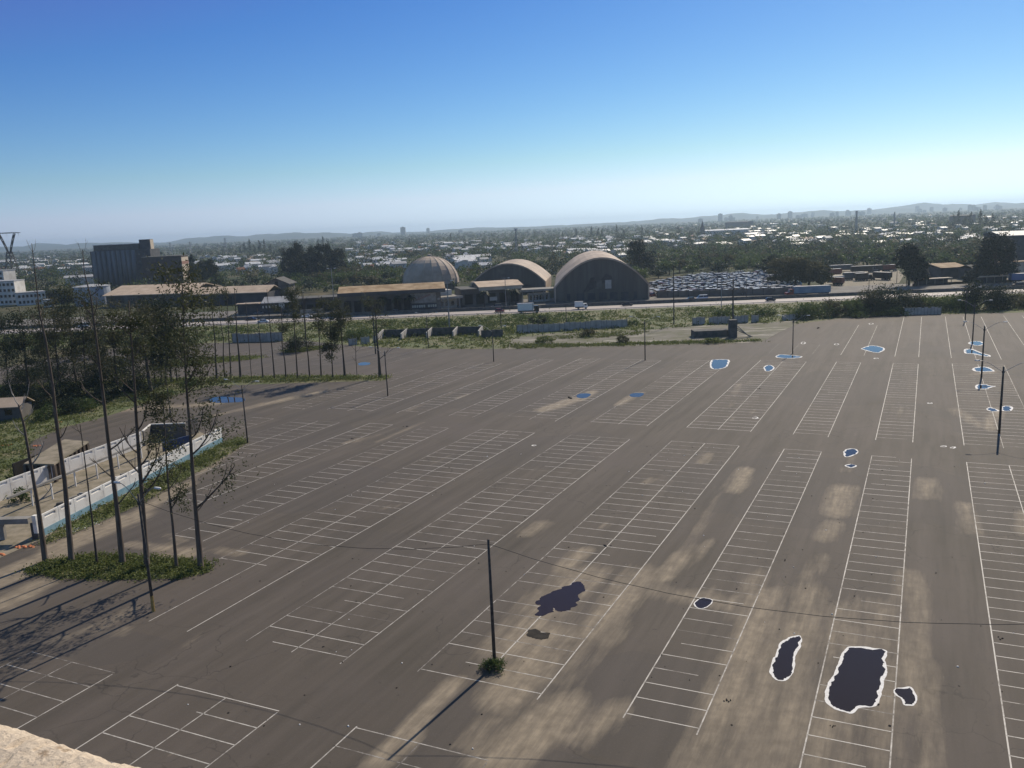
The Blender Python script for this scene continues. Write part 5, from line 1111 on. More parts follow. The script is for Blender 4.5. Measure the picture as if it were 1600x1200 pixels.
# ------------------------------------------------------------------ vehicles
def car_parts(kind):
    """x forwards; returns name -> list of (mesh, material key)"""
    L, W, hb, hr = {'hatch': (3.8, 1.66, .92, 1.48), 'sedan': (4.4, 1.72, .9, 1.44), 'suv': (4.6, 1.82, 1.08, 1.72), 'van': (4.7, 1.85, 1.15, 1.98), 'pickup': (5.1, 1.82, 1.05, 1.75)}[kind]
    f, r_ = L / 2, -L / 2; out = {}
    st = [(r_, .45, hb * .82, .86), (r_ + .12, .28, hb * .97, .97), (r_ + .9, .22, hb, 1), (.2, .2, hb, 1), (f * .5, .2, hb * .98, 1), (f - .55, .22, hb * .88, .97), (f - .12, .26, hb * .76, .9), (f, .4, hb * .62, .8)]
    mb = MB(); mb.loft([[(x, -W/2*w_*.94, zb), (x, -W/2*w_, (zb + zt) / 2), (x, -W/2*w_*.93, zt), (x, W/2*w_*.93, zt), (x, W/2*w_, (zb + zt) / 2), (x, W/2*w_*.94, zb)] for x, zb, zt, w_ in st])
    c0, c1, c2, c3 = {'hatch': (r_ + .1, r_ + .5, .45, f - 1.0), 'sedan': (r_ + .65, r_ + 1.25, .45, f - 1.15), 'suv': (r_ + .1, r_ + .4, .55, f - 1.05), 'van': (r_ + .06, r_ + .2, f - 1.25, f - .55), 'pickup': (-.55, -.35, .75, f - 1.15)}[kind]
    gl = MB(); cab = [[(x, -W/2*w_, z) , (x, W/2*w_, z)] for x, z, w_ in ()]
    lo_, hi_ = W / 2 * .91, W / 2 * .74
    base = [(c0, -lo_), (c3, -lo_), (c3, lo_), (c0, lo_)]; top = [(c1, -hi_), (c2, -hi_), (c2, hi_), (c1, hi_)]
    gl.loft([[(x, y, hb - .03) for x, y in base], [(x, y, hr - .06) for x, y in top]])
    rf = MB(); rf.loft([[(x + (.05 if x < 0 else -.05) * 0, y, hr - .06) for x, y in top], [(x * .98, y * .96, hr) for x, y in top]])
    for x in ((c0 + c1) / 2 * .5 + (c2 + c3) / 2 * .5,):        # door pillars
        for s in (-1, 1): rf.loft([[(x + dx, s * (lo_ + .012), hb) for dx in (-.05, .05)] + [(x + dx, s * (hi_ + .012), hr - .05) for dx in (.05, -.05)], [(x + dx, s * (lo_ - .02), hb) for dx in (-.05, .05)] + [(x + dx, s * (hi_ - .02), hr - .05) for dx in (.05, -.05)]])
    wh = []
    for x in (r_ + .78, f - .8):
        for s in (-1, 1):
            w1 = MB(); w1.tube([(x, s * (W / 2 - .2), .31), (x, s * (W / 2 + .01), .31)], .31, 12); w2 = MB(); w2.tube([(x, s * (W / 2), .31), (x, s * (W / 2 + .022), .31)], .19, 10); wh.append((w1, w2))
    hl = []; tl_ = []
    for s in (-1, 1):
        a = MB(); a.box((f - .1, s * W * .33, hb * .58), (.16, .34, .16)); hl.append(a); a = MB(); a.box((r_ + .06, s * W * .38, hb * .68), (.12, .22, .2)); tl_.append(a)
    return mb, gl, rf, wh, hl, tl_
CAR_CACHE = {}
def car(kind, pmat, label, loc, rz, group=None, nm='car', cat='car'):
    t = thing(nm, label, cat, loc, rz, group); key = (kind, pmat.name)
    if key not in CAR_CACHE:
        b_, g_, r_, wh, hl, tl_ = car_parts(kind); o = []
        o.append((obj('body', b_, pmat, t), None)); o.append((obj('windows', g_, M_glass, t), None)); o.append((obj('roof', r_, pmat, t), None))
        for a, c_ in wh: w_ = obj('wheel', a, M_tyre, t); obj('hubcap', c_, M_metal, w_)
        for a in hl: obj('headlight', a, M_headl, t)
        for a in tl_: obj('tail_light', a, M_taill, t)
        CAR_CACHE[key] = t
    else:
        for ch in list(CAR_CACHE[key].children): copy_tree(ch, t)
    return t
def road_px(x, y, z=.035): p = gp(x, y); return Vector((p.x, p.y, z))
HW = 'traffic on the highway'
for k, c_, l, x, y, back in (('sedan', P_black, 'black car on the near carriageway behind the row of trees, leftmost', 393, 500.5, 0), ('sedan', P_silver, 'silver car with a glinting bonnet on the near carriageway, behind the row trees', 412, 504.5, 0), ('sedan', P_white, 'car with a bright white bonnet beside the median, behind the row trees', 480, 496.5, 0), ('suv', P_black, 'dark car with bright roof behind the twin headed street light', 530, 495, 0), ('hatch', P_grey, 'dark car on the far carriageway in front of the long grey shop', 617, 489.5, 1), ('hatch', P_red, 'reddish car with a white bonnet left of the white box truck', 781, 488, 0), ('suv', P_grey, 'dark grey car on the far carriageway above the reddish car', 776, 481.5, 1), ('sedan', P_black, 'black car alone on the near carriageway in front of the largest shed', 980, 478, 0), ('van', P_silver, 'silver van on the far carriageway in front of the car yard wall', 1097, 468.5, 1), ('hatch', P_black, 'small dark car just left of the silver van', 1078, 470, 1), ('hatch', P_black, 'small black car on the near carriageway left of the blue trailer truck', 1204, 470.5, 0), ('suv', P_black, 'black off road car at the far right on the far carriageway', 1590, 447.5, 1), ('hatch', P_black, 'dark car half hidden behind the bushes on the far carriageway', 1534, 451.5, 1), ('sedan', P_grey, 'dark car parked beside the street light at the grey veranda house', 404, 491.5, 1)):
    car(k, c_, l, road_px(x, y), RA + (PI if back else 0), HW)
car('van', P_white, 'white van seen through the grove on the left', road_px(132, 512), RA + PI, HW)
def wheels(t, xs, w_, r_=.48):
    for x in xs:
        for s in (-1, 1): mb = MB(); mb.tube([(x, s * (w_ / 2 - .3), r_), (x, s * w_ / 2, r_)], r_, 12); o = obj('wheel', mb, M_tyre, t); mb = MB(); mb.tube([(x, s * w_ / 2, r_), (x, s * (w_ / 2 + .02), r_)], r_ * .5, 8); obj('rim', mb, M_metal, o)
def cab(t, x0, L, w_, h, mat, z0=.55, nose=0):
    mb = MB(); P_ = [(x0, z0), (x0 + L, z0), (x0 + L + nose, z0 + .1), (x0 + L + nose, z0 + h * .42), (x0 + L, z0 + h * .48), (x0 + L - .35, z0 + h), (x0, z0 + h)]
    mb.loft([[(x, y, z) for x, z in P_] for y in (-w_ / 2, w_ / 2)]); obj('cab', mb, mat, t)
    mb = MB(); mb.loft([[(x, y, z) for x, z in ((x0 + L + .01, z0 + h * .5), (x0 + L - .31, z0 + h * .92), (x0 + L - .45, z0 + h * .92), (x0 + L - .2, z0 + h * .5))] for y in (-w_ / 2 * .9, w_ / 2 * .9)]); obj('windscreen', mb, M_glass, t)
    for s in (-1, 1):
        mb = MB(); mb.box((x0 + L * .5, s * (w_ / 2 + .005), z0 + h * .52), (L * .5, .03, h * .34)); obj('side_window', mb, M_glass, t)
        mb = MB(); mb.box((x0 + L + nose + .01, s * w_ * .36, z0 + .25), (.06, .3, .2)); obj('headlight', mb, M_headl, t)
def truck(label, loc, rz, Lb, hb, bm, cm, group=HW, w_=2.4, r_=.48, cabL=1.9, cabh=2.1):
    t = thing('box_truck', label, 'truck', loc, rz, group); mb = MB(); mb.box((-Lb / 2 - .1 + (Lb / 2), 0, .95), (Lb, w_, hb)); obj('cargo_box', mb, bm, t)
    mb = MB(); mb.box((.9, 0, .5), (Lb + cabL, 1.0, .4)); obj('chassis', mb, M_black, t); cab(t, Lb / 2 + .05, cabL, w_ * .94, cabh, cm)
    wheels(t, (-Lb / 2 + 1.3, Lb / 2 + cabL * .6), w_, r_)
    for z in (.95, .95 + hb - .06): mb = MB(); mb.box((-.1, 0, z), (Lb + .04, w_ + .04, .07)); obj('trim_rail', mb, M_metal, t)
    return t
truck('white box truck with a dark cab driving right on the near carriageway', road_px(822, 489), RA, 6.1, 2.75, P_white, P_black)
truck('small white delivery van with a cube box right of the white box truck', road_px(905, 483), RA, 3.2, 2.0, P_white, P_white, w_=2.0, r_=.36, cabL=1.6, cabh=1.6)
def semi(label, loc, rz, L, bm, cm, group=HW, h=2.7, name='trailer_truck', cat='truck', with_cab=True):
    t = thing(name, label, cat, loc, rz, group); mb = MB(); mb.box((-1.5, 0, 1.15), (L, 2.5, h)); obj('trailer', mb, bm, t)
    mb = MB()
    mb.box((-1.5, 0, 1.15 + h), (L, 2.3, .05), 0, 0, .98); obj('trailer_roof', mb, M_roofgr, t); mb = MB(); mb.box((-1.5, 0, .75), (L * .95, 1, .4)); obj('chassis', mb, M_black, t)
    mb = MB()
    for k in range(int(L / 2)): mb.box((-1.5 - L / 2 + 1 + k * 2, 0, 1.15), (.1, 2.56, h))
    obj('stanchions', mb, bm, t); xs = [-1.5 - L / 2 + 1.2, -1.5 - L / 2 + 2.4, -1.5 - L / 2 + 3.6]
    if with_cab: cab(t, L / 2 - 1.2, 1.7, 2.4, 2.3, cm, .6, 1.25); xs += [L / 2 - 2.2, L / 2 + 1.4]
    wheels(t, xs, 2.5, .5); return t
semi('long truck with a blue grey tarpaulin trailer and dark red cab on the far carriageway', road_px(1262, 462), RA + PI, 14.5, P_tblue, P_red)
semi('blue truck at the right picture edge in front of the pale yard wall', gp(1600, 441), RA, 9, P_bluev, P_bluev, None)
ty = 'trailers and trucks in the truck yard'
for x, y, rz, L, bm, cm, l, wc in ((1305, 431, .05, 9, P_rust, P_red, 'rust red trailer at the left front of the truck yard', False), (1318, 424, .1, 13, P_grey, P_red, 'dark long trailer at the back left of the truck yard', False), (1300, 444, PI + .1, 8, P_tblue, P_grey, 'blue grey trailer lowest in the truck yard beside the big tarpaulin trailer', False), (1314, 446, -.9, 5, P_rust, P_red, 'short brown trailer end on, beside the blue grey trailer', False), (1338, 437, .1, 10, P_grey, P_black, 'grey trailer in the middle of the truck yard', True), (1350, 438.5, .12, 6, P_black, P_black, 'dark truck with bright roof in front of the grey yard trailer', True), (1350, 426, .05, 11, P_black, P_grey, 'black trailer in the back row of the truck yard', True), (1374, 437, PI / 2 + .5, 9, P_black, P_red, 'black slatted trailer at the right side of the truck yard', False), (1380, 424.5, .05, 10, P_black, P_grey, 'farthest black trailer of the truck yard near the big round tree', True), (1392, 424, .02, 7, P_rust, P_grey, 'dark brown trailer at the right end of the back row', False)):
    semi(l, gp(x, y), rz, L, bm, cm, ty, 2.5, with_cab=wc)
sy = 'vehicles in the scrap yard by the big round tree'
for x, y, rz, k, c_, l in ((1440, 441.5, .3, 'van', P_white, 'white van in the yard right of the big round tree'), (1436, 436, .2, 'sedan', P_black, 'dark car parked behind the white yard van'), (1452, 440, 2.9, 'hatch', P_silver, 'silver car right of the white yard van'), (1462, 439, 0, 'sedan', P_white, 'pale car in the middle of the yard row by the workshop'), (1470, 438.5, .4, 'hatch', P_grey, 'grey car at the end of the yard row by the workshop'), (1458, 428, .2, 'suv', P_black, 'dark vehicle at the back of the yard beside the pale truck')):
    car(k, c_, l, gp(x, y), rz, sy)
truck('pale box truck parked at the back of the yard right of the big round tree', gp(1443, 430), 1.2, 5, 2.8, P_silver, P_white, sy)
# car storage yard: packed cars
YP = [tuple(gp(*p)[:2]) for p in [(1014, 463.5), (1012, 447), (1040, 439), (1095, 430), (1180, 428), (1200, 424.5), (1232, 436), (1258, 455.5), (1240, 459), (1120, 462), (1028, 464.3)]]
q = random.Random(5); spots = []
yx = [p[0] for p in YP]; yy = [p[1] for p in YP]; v_ = min(yy)
while v_ < max(yy):
    x = min(yx) + q.uniform(0, 2)
    while x < max(yx):
        if in_poly(x, v_, YP) and q.random() < .93: spots.append((x + q.uniform(-.3, .3), v_ + q.uniform(-.5, .5), (PI / 2 if q.random() < .6 else 0) + q.uniform(-.5, .5) + .5))
        x += q.uniform(2.9, 4.3)
    v_ += 5.0
spots.sort(key=lambda s_: s_[0] ** 2 + s_[1] ** 2)
def simple_car(kind):
    b_, g_, r_, wh, *_r = car_parts(kind); mb = MB()
    for src, m_ in ((b_, 0), (g_, 1), (r_, 0)):
        i = len(mb.v); mb.v += src.v; mb.f += [tuple(i + k for k in f) for f in src.f]; mb.m += [m_] * len(src.f)
    for a, c_ in wh: i = len(mb.v); mb.v += a.v; mb.f += [tuple(i + k for k in f) for f in a.f]; mb.m += [2] * len(a.f)
    return mb
pm = [P_white] * 11 + [P_silver] * 6 + [P_grey, P_black, P_red]; protos = {}
q = random.Random(6); rest = MB()
for i, (x, y, a) in enumerate(spots):
    k = q.choice(('sedan', 'hatch', 'suv', 'van')); c_ = q.choice(pm)
    if i < 300:
        if (k, c_.name) not in protos: o = obj('stored_car', simple_car(k), [c_, M_glass, M_tyre]); protos[(k, c_.name)] = o
        else: o = protos[(k, c_.name)].copy(); C.objects.link(o)
        o.location = (x, y, .02); o.rotation_euler = (0, 0, a)
        cn = {P_white.name: 'white', P_silver.name: 'silver', P_grey.name: 'dark grey', P_black.name: 'black', P_red.name: 'dark red'}[c_.name]
        tag(o, f'{cn} {dict(sedan="saloon", hatch="hatchback", suv="high bodied car", van="people carrier")[k]} packed among the cars of the storage yard', 'car', f'{cn} {k} type cars packed in the storage yard')
    else:
        s_ = simple_car(k); i0 = len(rest.v); cs, sn = math.cos(a), math.sin(a)
        rest.v += [(x + vx * cs - vy * sn, y + vx * sn + vy * cs, vz + .02) for vx, vy, vz in s_.v]; rest.f += [tuple(i0 + j for j in f) for f in s_.f]; off = {P_white.name: 0, P_silver.name: 1, P_grey.name: 2, P_black.name: 3, P_red.name: 4}[c_.name]
        rest.m += [off if m_ == 0 else 4 + m_ for m_ in s_.m]
if rest.v: struct('packed_cars', rest, [P_white, P_silver, P_grey, P_black, P_red, M_glass, M_tyre][:5] + [M_glass, M_tyre], kind='stuff')
mb = MB(); mb.poly([(x, y, .015) for x, y in YP]); struct('car_yard', mb, M_soil)
sheet('truck_yard', [(1285, 452), (1290, 436), (1310, 420), (1400, 419), (1412, 430), (1405, 442), (1340, 452)], .017, M_soil)
sheet('scrap_yard', [(1425, 447), (1430, 426), (1475, 426), (1570, 428), (1600, 440), (1500, 444)], .018, M_soil)

# ------------------------------------------------------------------ towers
def lattice_mast(label, px, ytop, w_, nseg=12, heads=True, cat='tower', solid=.12):
    b_ = gp(*px); h = top_z(b_, ytop); t = thing('telecom_tower', label, cat, b_); mb = MB(); c4 = ((-1, -1), (1, -1), (1, 1), (-1, 1))
    for k in range(nseg):
        z0, z1 = h * k / nseg, h * (k + 1) / nseg; a0, a1 = w_ * (1 - .7 * k / nseg) / 2, w_ * (1 - .7 * (k + 1) / nseg) / 2
        for i, (x, y) in enumerate(c4):
            x2, y2 = c4[(i + 1) % 4]; mb.bar((x*a0, y*a0, z0), (x*a1, y*a1, z1), solid); mb.bar((x*a0, y*a0, z0), (x2*a1, y2*a1, z1), solid * .6); mb.bar((x*a1, y*a1, z1), (x2*a1, y2*a1, z1), solid * .6)
    obj('mast', mb, M_metal, t)
    if heads:
        mb = MB(); mb.loft([ring(1.6, h * .93, 10), ring(1.6, h * .95, 10)]); obj('platform', mb, M_metal, t)
        for k in range(6): mb = MB(); mb.box((1.7 * math.cos(k * PI / 3), 1.7 * math.sin(k * PI / 3), h * .94), (.5, .5, 2.6), k * PI / 3); obj('antenna', mb, M_lamp, t)
    return t
lattice_mast('telecom tower with a crown of antennas, standing in the town left of the largest shed', (807.5, 403), 357.5, 2.2, solid=.26)
lattice_mast('telecom tower with antennas among the distant trees on the right', (1337.5, 364), 329.5, 3, solid=.34)
lattice_mast('thin lattice mast right of the telecom tower on the right', (1397, 358), 331, 2.2, heads=False, solid=.3)
b_ = gp(22, 442); h = top_z(b_, 363.5); t = thing('pylon', 'large steel power pylon with a wide V shaped head, at the left edge', 'pylon', b_, -.25); mb = MB(); c4 = ((-1, -1), (1, -1), (1, 1), (-1, 1))
zs = [0, 8, 15, 21, 26, h * .62]; ws = [5.5, 4.3, 3.3, 2.5, 1.9, 1.5]
for k in range(5):
    for i, (x, y) in enumerate(c4):
        x2, y2 = c4[(i + 1) % 4]; a0, a1, z0, z1 = ws[k], ws[k+1], zs[k], zs[k+1]
        mb.bar((x*a0, y*a0, z0), (x*a1, y*a1, z1), .45); mb.bar((x*a0, y*a0, z0), (x2*a1, y2*a1, z1), .28); mb.bar((x2*a0, y2*a0, z0), (x*a1, y*a1, z1), .36)
obj('tower_body', mb, M_pole, t)
for s in (-1, 1):
    mb = MB(); pts0 = [(s * .4, h * .6), (s * 2.6, h * .74), (s * 5.2, h * .87), (s * 7.4, h * .97)]; pts1 = [(s * 1.9, h * .6), (s * 4.4, h * .74), (s * 7.2, h * .87), (s * 9.6, h * .97)]
    for P_ in (pts0, pts1):
        for a, c_ in zip(P_[:-1], P_[1:]): mb.bar((a[0], 0, a[1]), (c_[0], 0, c_[1]), .36)
    for a, c_ in list(zip(pts0[:-1], pts1[1:])) + list(zip(pts1[:-1], pts0[1:])) + list(zip(pts0, pts1)): mb.bar((a[0], 0, a[1]), (c_[0], 0, c_[1]), .36)
    obj('head_arm', mb, M_pole, t)
mb = MB(); mb.bar((-15.5, 0, h * .985), (15.5, 0, h * .985), .28); mb.bar((-15.5, 0, h * .985), (-8, 0, h), .24); mb.bar((15.5, 0, h * .985), (8, 0, h), .24); mb.bar((-8, 0, h), (8, 0, h), .26)
for k in range(14): mb.bar((-13 + k * 2, 0, h * .985), (-12 + k * 2, 0, h * (1.0 if 2 < k < 11 else .992)), .16)
obj('crossbeam', mb, M_pole, t)
for x in (-13, 0, 13): mb = MB(); mb.tube([(x, 0, h * .985), (x, 0, h * .985 - 3)], .15, 5); obj('insulator', mb, M_lamp, t)
for k, (x, y, yt) in enumerate(((268, 402, 379), (299, 402, 377.5), (354, 398, 371.5))):
    b_ = gp(x, y); h = top_z(b_, yt); t = thing('pylon', ('small distant pylon right of the silo, left one of three', 'distant pylon with a clear crossarm, middle one of three', 'distant pylon beside the tall feathery trees, right one of three')[k], 'pylon', b_, group='distant pylons'); mb = MB()
    for s in (-1, 1):
        mb.bar((s * 3, -1, 0), (s * .6, 0, h), .32); mb.bar((s * 3, 1, 0), (s * .6, 0, h), .32)
        for j in range(5): mb.bar((s * (3 - 2.4 * j / 5), 0, h * j / 5), (-s * (3 - 2.4 * (j + 1) / 5), 0, h * (j + 1) / 5), .22)
    for z, w_ in ((.82, 5), (.93, 4)): mb.bar((-w_, 0, h * z), (w_, 0, h * z), .28)
    obj('tower_body', mb, M_metal, t)
b_ = gp(1097.5, 369); h = top_z(b_, 344.5); t = thing('church', 'dark church tower with a pointed spire rising over the town', 'church', b_)
part_box(t, 'tower', (0, 0, -.1), (6.4, 6.4, h * .55), M_dfac); mb = MB(); mb.loft([ring(3.6, h * .55, 8), ring(2.4, h * .66, 8), ring(1.9, h * .72, 8), ring(.12, h, 8)]); obj('spire', mb, M_dfac, t)
for k in range(4): a = k * PI / 2; part_box(t, 'pinnacle', (2.7 * math.cos(a + PI / 4) * 1.2, 2.7 * math.sin(a + PI / 4) * 1.2, h * .55), (.7, .7, h * .14), M_dfac, .2)
part_box(t, 'nave', (0, 14, -.1), (10, 22, h * .3), M_dfac)

# ------------------------------------------------------------------ distant trees and town
def canopy_mesh(nm, w_, h, n, seed, size, mat, slim=False, trunk=True):
    g_ = np.random.default_rng(seed); mb = MB(); cs = []
    m_ = 7
    for j in range(m_):
        if slim: c_ = np.array([g_.normal() * w_ * .1, g_.normal() * w_ * .1, h * (.35 + .62 * j / m_)]); sp = np.array([w_ * .17 * (1.25 - j / m_), w_ * .17 * (1.25 - j / m_), h * .075])
        else:
            a = g_.uniform(0, 2*PI); r_ = w_ * .34 * math.sqrt(g_.uniform(0, 1)); c_ = np.array([r_ * math.cos(a), r_ * math.sin(a), h * g_.uniform(.38, .85)]); sp = np.array([w_ * .15, w_ * .15, h * .11])
        cs.append(c_ + np.clip(g_.normal(size=(n // m_, 3)), -1.5, 1.5) * sp)
    cs = np.concatenate(cs); cs[:, 2] = np.clip(cs[:, 2], .4, None); mb.leaves(cs, size, g_, 0, .15, .55)
    if trunk: mb.tube([(0, 0, -.2), (0, 0, h * .3), (.2, 0, h * .6)], [w_ * .035, w_ * .028, w_ * .015], 5, 1)
    me = mb.mesh(nm)
    for x in (mat, M_bark2): me.materials.append(x)
    return me
bigt = 'large dark trees behind the shops'
for k, (x, y, w_, h_top, l) in enumerate(((454, 440, 14, 387, 'left tree of the large dark clump behind the shops'), (470, 440, 17, 378, 'tallest left centre tree of the large dark clump'), (490, 439, 17, 380.5, 'middle tree of the large dark clump'), (510, 438, 18, 381, 'right centre tree of the large dark clump'), (530, 437, 15, 387, 'right tree of the large dark clump, falling away in height'), (470, 444, 12, 402, 'lower front tree of the large dark clump'), (1000, 432, 20, 374, 'big rounded dark tree behind the right side of the largest shed'), (1420, 446, 15, 381, 'big round dark tree between truck yard and scrap yard'), (1432, 447, 10, 398, 'smaller crown on the right side of the big round tree'), (1553, 441, 19, 359, 'tallest dark tree on the right, above the low shelters'), (1540, 441, 11, 385, 'left lobe tree beside the tallest right hand tree'), (1568, 440, 11, 375, 'right lobe tree beside the tallest right hand tree'), (1515, 446, 8, 424, 'small dark tree in front of the workshop and blue grey shed'), (314, 446, 15, 402, 'dark broad tree right of the brick mill, left one'), (332, 447, 13, 404, 'dark broad tree right of the brick mill, right one'), (303, 440, 7, 397, 'slim dark tree touching the brick mill'), (246, 425, 11, 394, 'flat topped pine showing over the brick mill'), (86, 468, 14, 452, 'dark tree before the round tank'), (100, 478, 12, 455, 'dark low tree left of the round tank'), (1222, 446, 15, 404, 'olive brown tree at the right end of the car yard, left one'), (1243, 447, 16, 402, 'olive brown tree at the right end of the car yard, middle one'), (1264, 447, 15, 408, 'olive brown tree at the right end of the car yard, right one'), (1283, 449, 10, 414, 'greener tree between the car yard and the truck yard'), (1205, 432, 12, 398, 'tree behind the car yard, beside the olive trees'))):
    b_ = gp(x, y); h = top_z(b_, h_top) * .98; t = thing('large_tree', l, 'tree', b_, q.uniform(0, 6), bigt if k < 6 else None)
    ol = 19 <= k <= 22; g_ = np.random.default_rng(900 + k); mb = MB(); cs = []; nc = int(14 + w_ * 1.5)
    for j in range(nc):
        u_ = g_.uniform(.22, 1.0); r_ = w_ * .46 * math.sqrt(g_.uniform(0, 1)) * min(1, 1.35 - u_) ** .6; a = g_.uniform(0, 2*PI)
        cs.append(np.array([r_ * math.cos(a), r_ * math.sin(a), h * (u_ * .95)]) + g_.normal(size=(130, 3)) * np.array([w_ * .07, w_ * .07, h * .042]))
    if k == 16: cs = [np.array([w_ * .45 * math.cos(j) * (.5 + .5 * (j % 3) / 2), w_ * .45 * math.sin(j), h * .96]) + g_.normal(size=(60, 3)) * np.array([1.2, 1.2, .5]) for j in range(14)]
    mb.leaves(np.concatenate(cs), .95, g_, 0, .15, .55); obj('crown', mb, L_olive if ol else (L_deep if k < 13 else L_dark), t)
    mb = MB(); mb.tube([(0, 0, -.2), (.1, 0, h * .35), (0, .2, h * .8)], [w_ * .04, w_ * .03, w_ * .012], 7)
    for j in range(5): a = j * 1.3; mb.tube([(0, 0, h * (.2 + .07 * j)), (w_ * .2 * math.cos(a), w_ * .2 * math.sin(a), h * (.4 + .07 * j)), (w_ * .33 * math.cos(a), w_ * .33 * math.sin(a), h * (.5 + .08 * j))], [w_ * .018, w_ * .012, w_ * .005], 5)
    obj('trunk', mb, M_bark2, t)
vary = [canopy_mesh('distant_tree', 10 + 2 * (k % 3), 8 + 1.4 * (k % 4), 330, 700 + k, 1.9, (L_dark, L_mid, L_mid, L_olive, L_dark, L_mid)[k]) for k in range(6)]
slimv = [canopy_mesh('poplar', 5.5, 17 + 3 * k, 240, 760 + k, 1.3, L_dark, True) for k in range(3)]
q = random.Random(31)
def blocked(x, y):                          # keep the yards, roads and big buildings clear
    if y < 345 + .0 * x: return True
    if in_poly(x, y, YP): return True
    px, py = proj((x, y, 0))
    if 690 < px < 1030 and y < 440: return True
    if 1012 < px < 1275 and py > 424: return True
    if 1275 < px < 1625 and py > 420: return True
    if px < 700 and y < 455: return True
    if px < 445 and y < 520: return True
    if 125 < px < 305 and 600 < y < 720: return True
    if 1560 < px < 1700 and y < 520: return True
    if 720 < px < 880 and y < 480: return True
    return False
cand = []
while len(cand) < 9500:
    d = 350 * (5200 / 350) ** (q.random() ** .85); a = q.uniform(-.62, .66); x, y = d * math.sin(a), d * math.cos(a)
    if d < 900 and a < .1 and q.random() < .45: continue
    if blocked(x, y): continue
    cand.append((x, y, d))
# the belt of dense green behind the car yard and truck yard
belt = [tuple(gp(*p)[:2]) for p in [(1020, 436), (1095, 429), (1200, 423), (1300, 419), (1410, 417), (1480, 421), (1700, 408), (1700, 384), (1500, 388), (1350, 390), (1200, 392), (1060, 400), (1010, 412)]]
belt2 = [tuple(gp(*p)[:2]) for p in [(440, 449), (560, 447), (620, 443), (620, 428), (560, 426), (440, 434)]]
for x, y in scatter(None, 130, 34, belt2): cand.append((x, y, math.hypot(x, y) * .8))
for x, y in scatter(None, 620, 33, belt): cand.append((x, y, math.hypot(x, y) * .8))
cand.sort(key=lambda s_: s_[2])
far = MB(); cs = []; ms = []
lab = ['dark rounded tree among the roofs and fields beyond the highway', 'mid green tree in the belt and gardens beyond the highway', 'olive tree in the belt and gardens beyond the highway']
for i, (x, y, d) in enumerate(cand):
    s_ = q.uniform(.6, 1.15) * (.8 if d < 700 else 1)
    if i < 300:
        k = q.randrange(6); o = bpy.data.objects.new('distant_tree', vary[k]); C.objects.link(o); o.location = (x, y, 0); o.scale = (s_, s_, s_ * q.uniform(.75, 1.05)); o.rotation_euler = (0, 0, q.uniform(0, 6))
        j = (0, 1, 1, 2, 0, 1)[k]; tag(o, lab[j], 'tree', ('dark', 'mid green', 'olive')[j] + ' trees beyond the highway')
    else:
        n = 60 if d < 1300 else (34 if d < 2400 else 18); w_ = 11 * s_; h = q.uniform(7, 13) * s_; m_ = q.randint(3, 5); sub = []
        for j in range(m_): c_ = np.array([x + q.gauss(0, w_ * .26), y + q.gauss(0, w_ * .26), h * q.uniform(.3, .8)]); sub.append(c_ + rng.normal(size=(max(4, n // m_), 3)) * np.array([w_ * .15, w_ * .15, h * .14]))
        sub = np.concatenate(sub); sub[:, 2] = np.clip(sub[:, 2], .3, None); far.leaves(sub, 1.7 if d < 1300 else (2.4 if d < 2400 else 4.0), rng, q.choice((0, 0, 1, 1, 2)), .15, .55)
struct('woodland', far, [L_dark, L_mid, L_olive], kind='stuff')
for k, (x, y, s_) in enumerate(((376, 399, 1.0), (383, 399, 1.15), (391, 399, 1.25), (399, 399, 1.1), (407, 399, 1.3), (415, 399, 1.2), (423, 399, 1.15), (498, 390, 1.1), (505, 390, 1.2), (513, 390, 1.15), (1490, 361, 1.1), (1497, 361, 1.2), (1506, 361, 1.1), (1515, 361, 1.25), (1530, 361, 1.2), (1540, 361, 1.2), (1550, 361, 1.1), (925, 375, 1.1), (934, 375, 1.25), (941, 374, 1.0), (963, 373, 1.15), (975, 373, 1), (1003, 371, 1.1), (705, 383, 1), (640, 386, 1), (880, 377, .9), (900, 376, 1), (1060, 370, 1.1))):
    o = bpy.data.objects.new('tall_tree', slimv[k % 3]); C.objects.link(o); o.location = gp(x, y); o.scale = (s_ * 1.25, s_ * 1.25, s_); o.rotation_euler = (0, 0, k)
    l = ('tall feathery tree in the group right of the small pylons' if k < 7 else 'tall tree rising behind the large dark clump' if k < 10 else 'tall dark tree on the skyline at the right' if k < 17 else 'slim tall tree sticking out of the town horizon')
    tag(o, l, 'tree', l.replace('tall feathery tree in', 'feathery trees of').replace('tall tree rising', 'tall trees rising').replace('tall dark tree', 'tall dark trees').replace('slim tall tree sticking', 'slim tall trees sticking'))
def house_mesh(L, W, h, rise, roof, wall, nm='house'):
    mb = MB(); mb.prism([(-L/2, -W/2), (L/2, -W/2), (L/2, W/2), (-L/2, W/2)], -.1, h, 1)
    for s in (-1, 1): mb.poly([(s*L/2, -W/2 * s, h), (s*L/2, W/2 * s, h), (s*L/2, 0, h + rise)], 1)
    mb.loft([[(x, y, z) for y, z in ((-W/2 - .5, h - .1), (0, h + rise), (W/2 + .5, h - .1), (W/2 + .5, h + .12), (0, h + rise + .22), (-W/2 - .5, h + .12))] for x in (-L/2 - .4, L/2 + .4)], 0)
    for k in range(3): mb.box((-L/2 + (k + .5) * L / 3, -W/2 - .02, 1.0), (1.2, .1, 1.2), 0, 2)
    me = mb.mesh(nm)
    for x in (roof, wall, M_glass): me.materials.append(x)
    return me
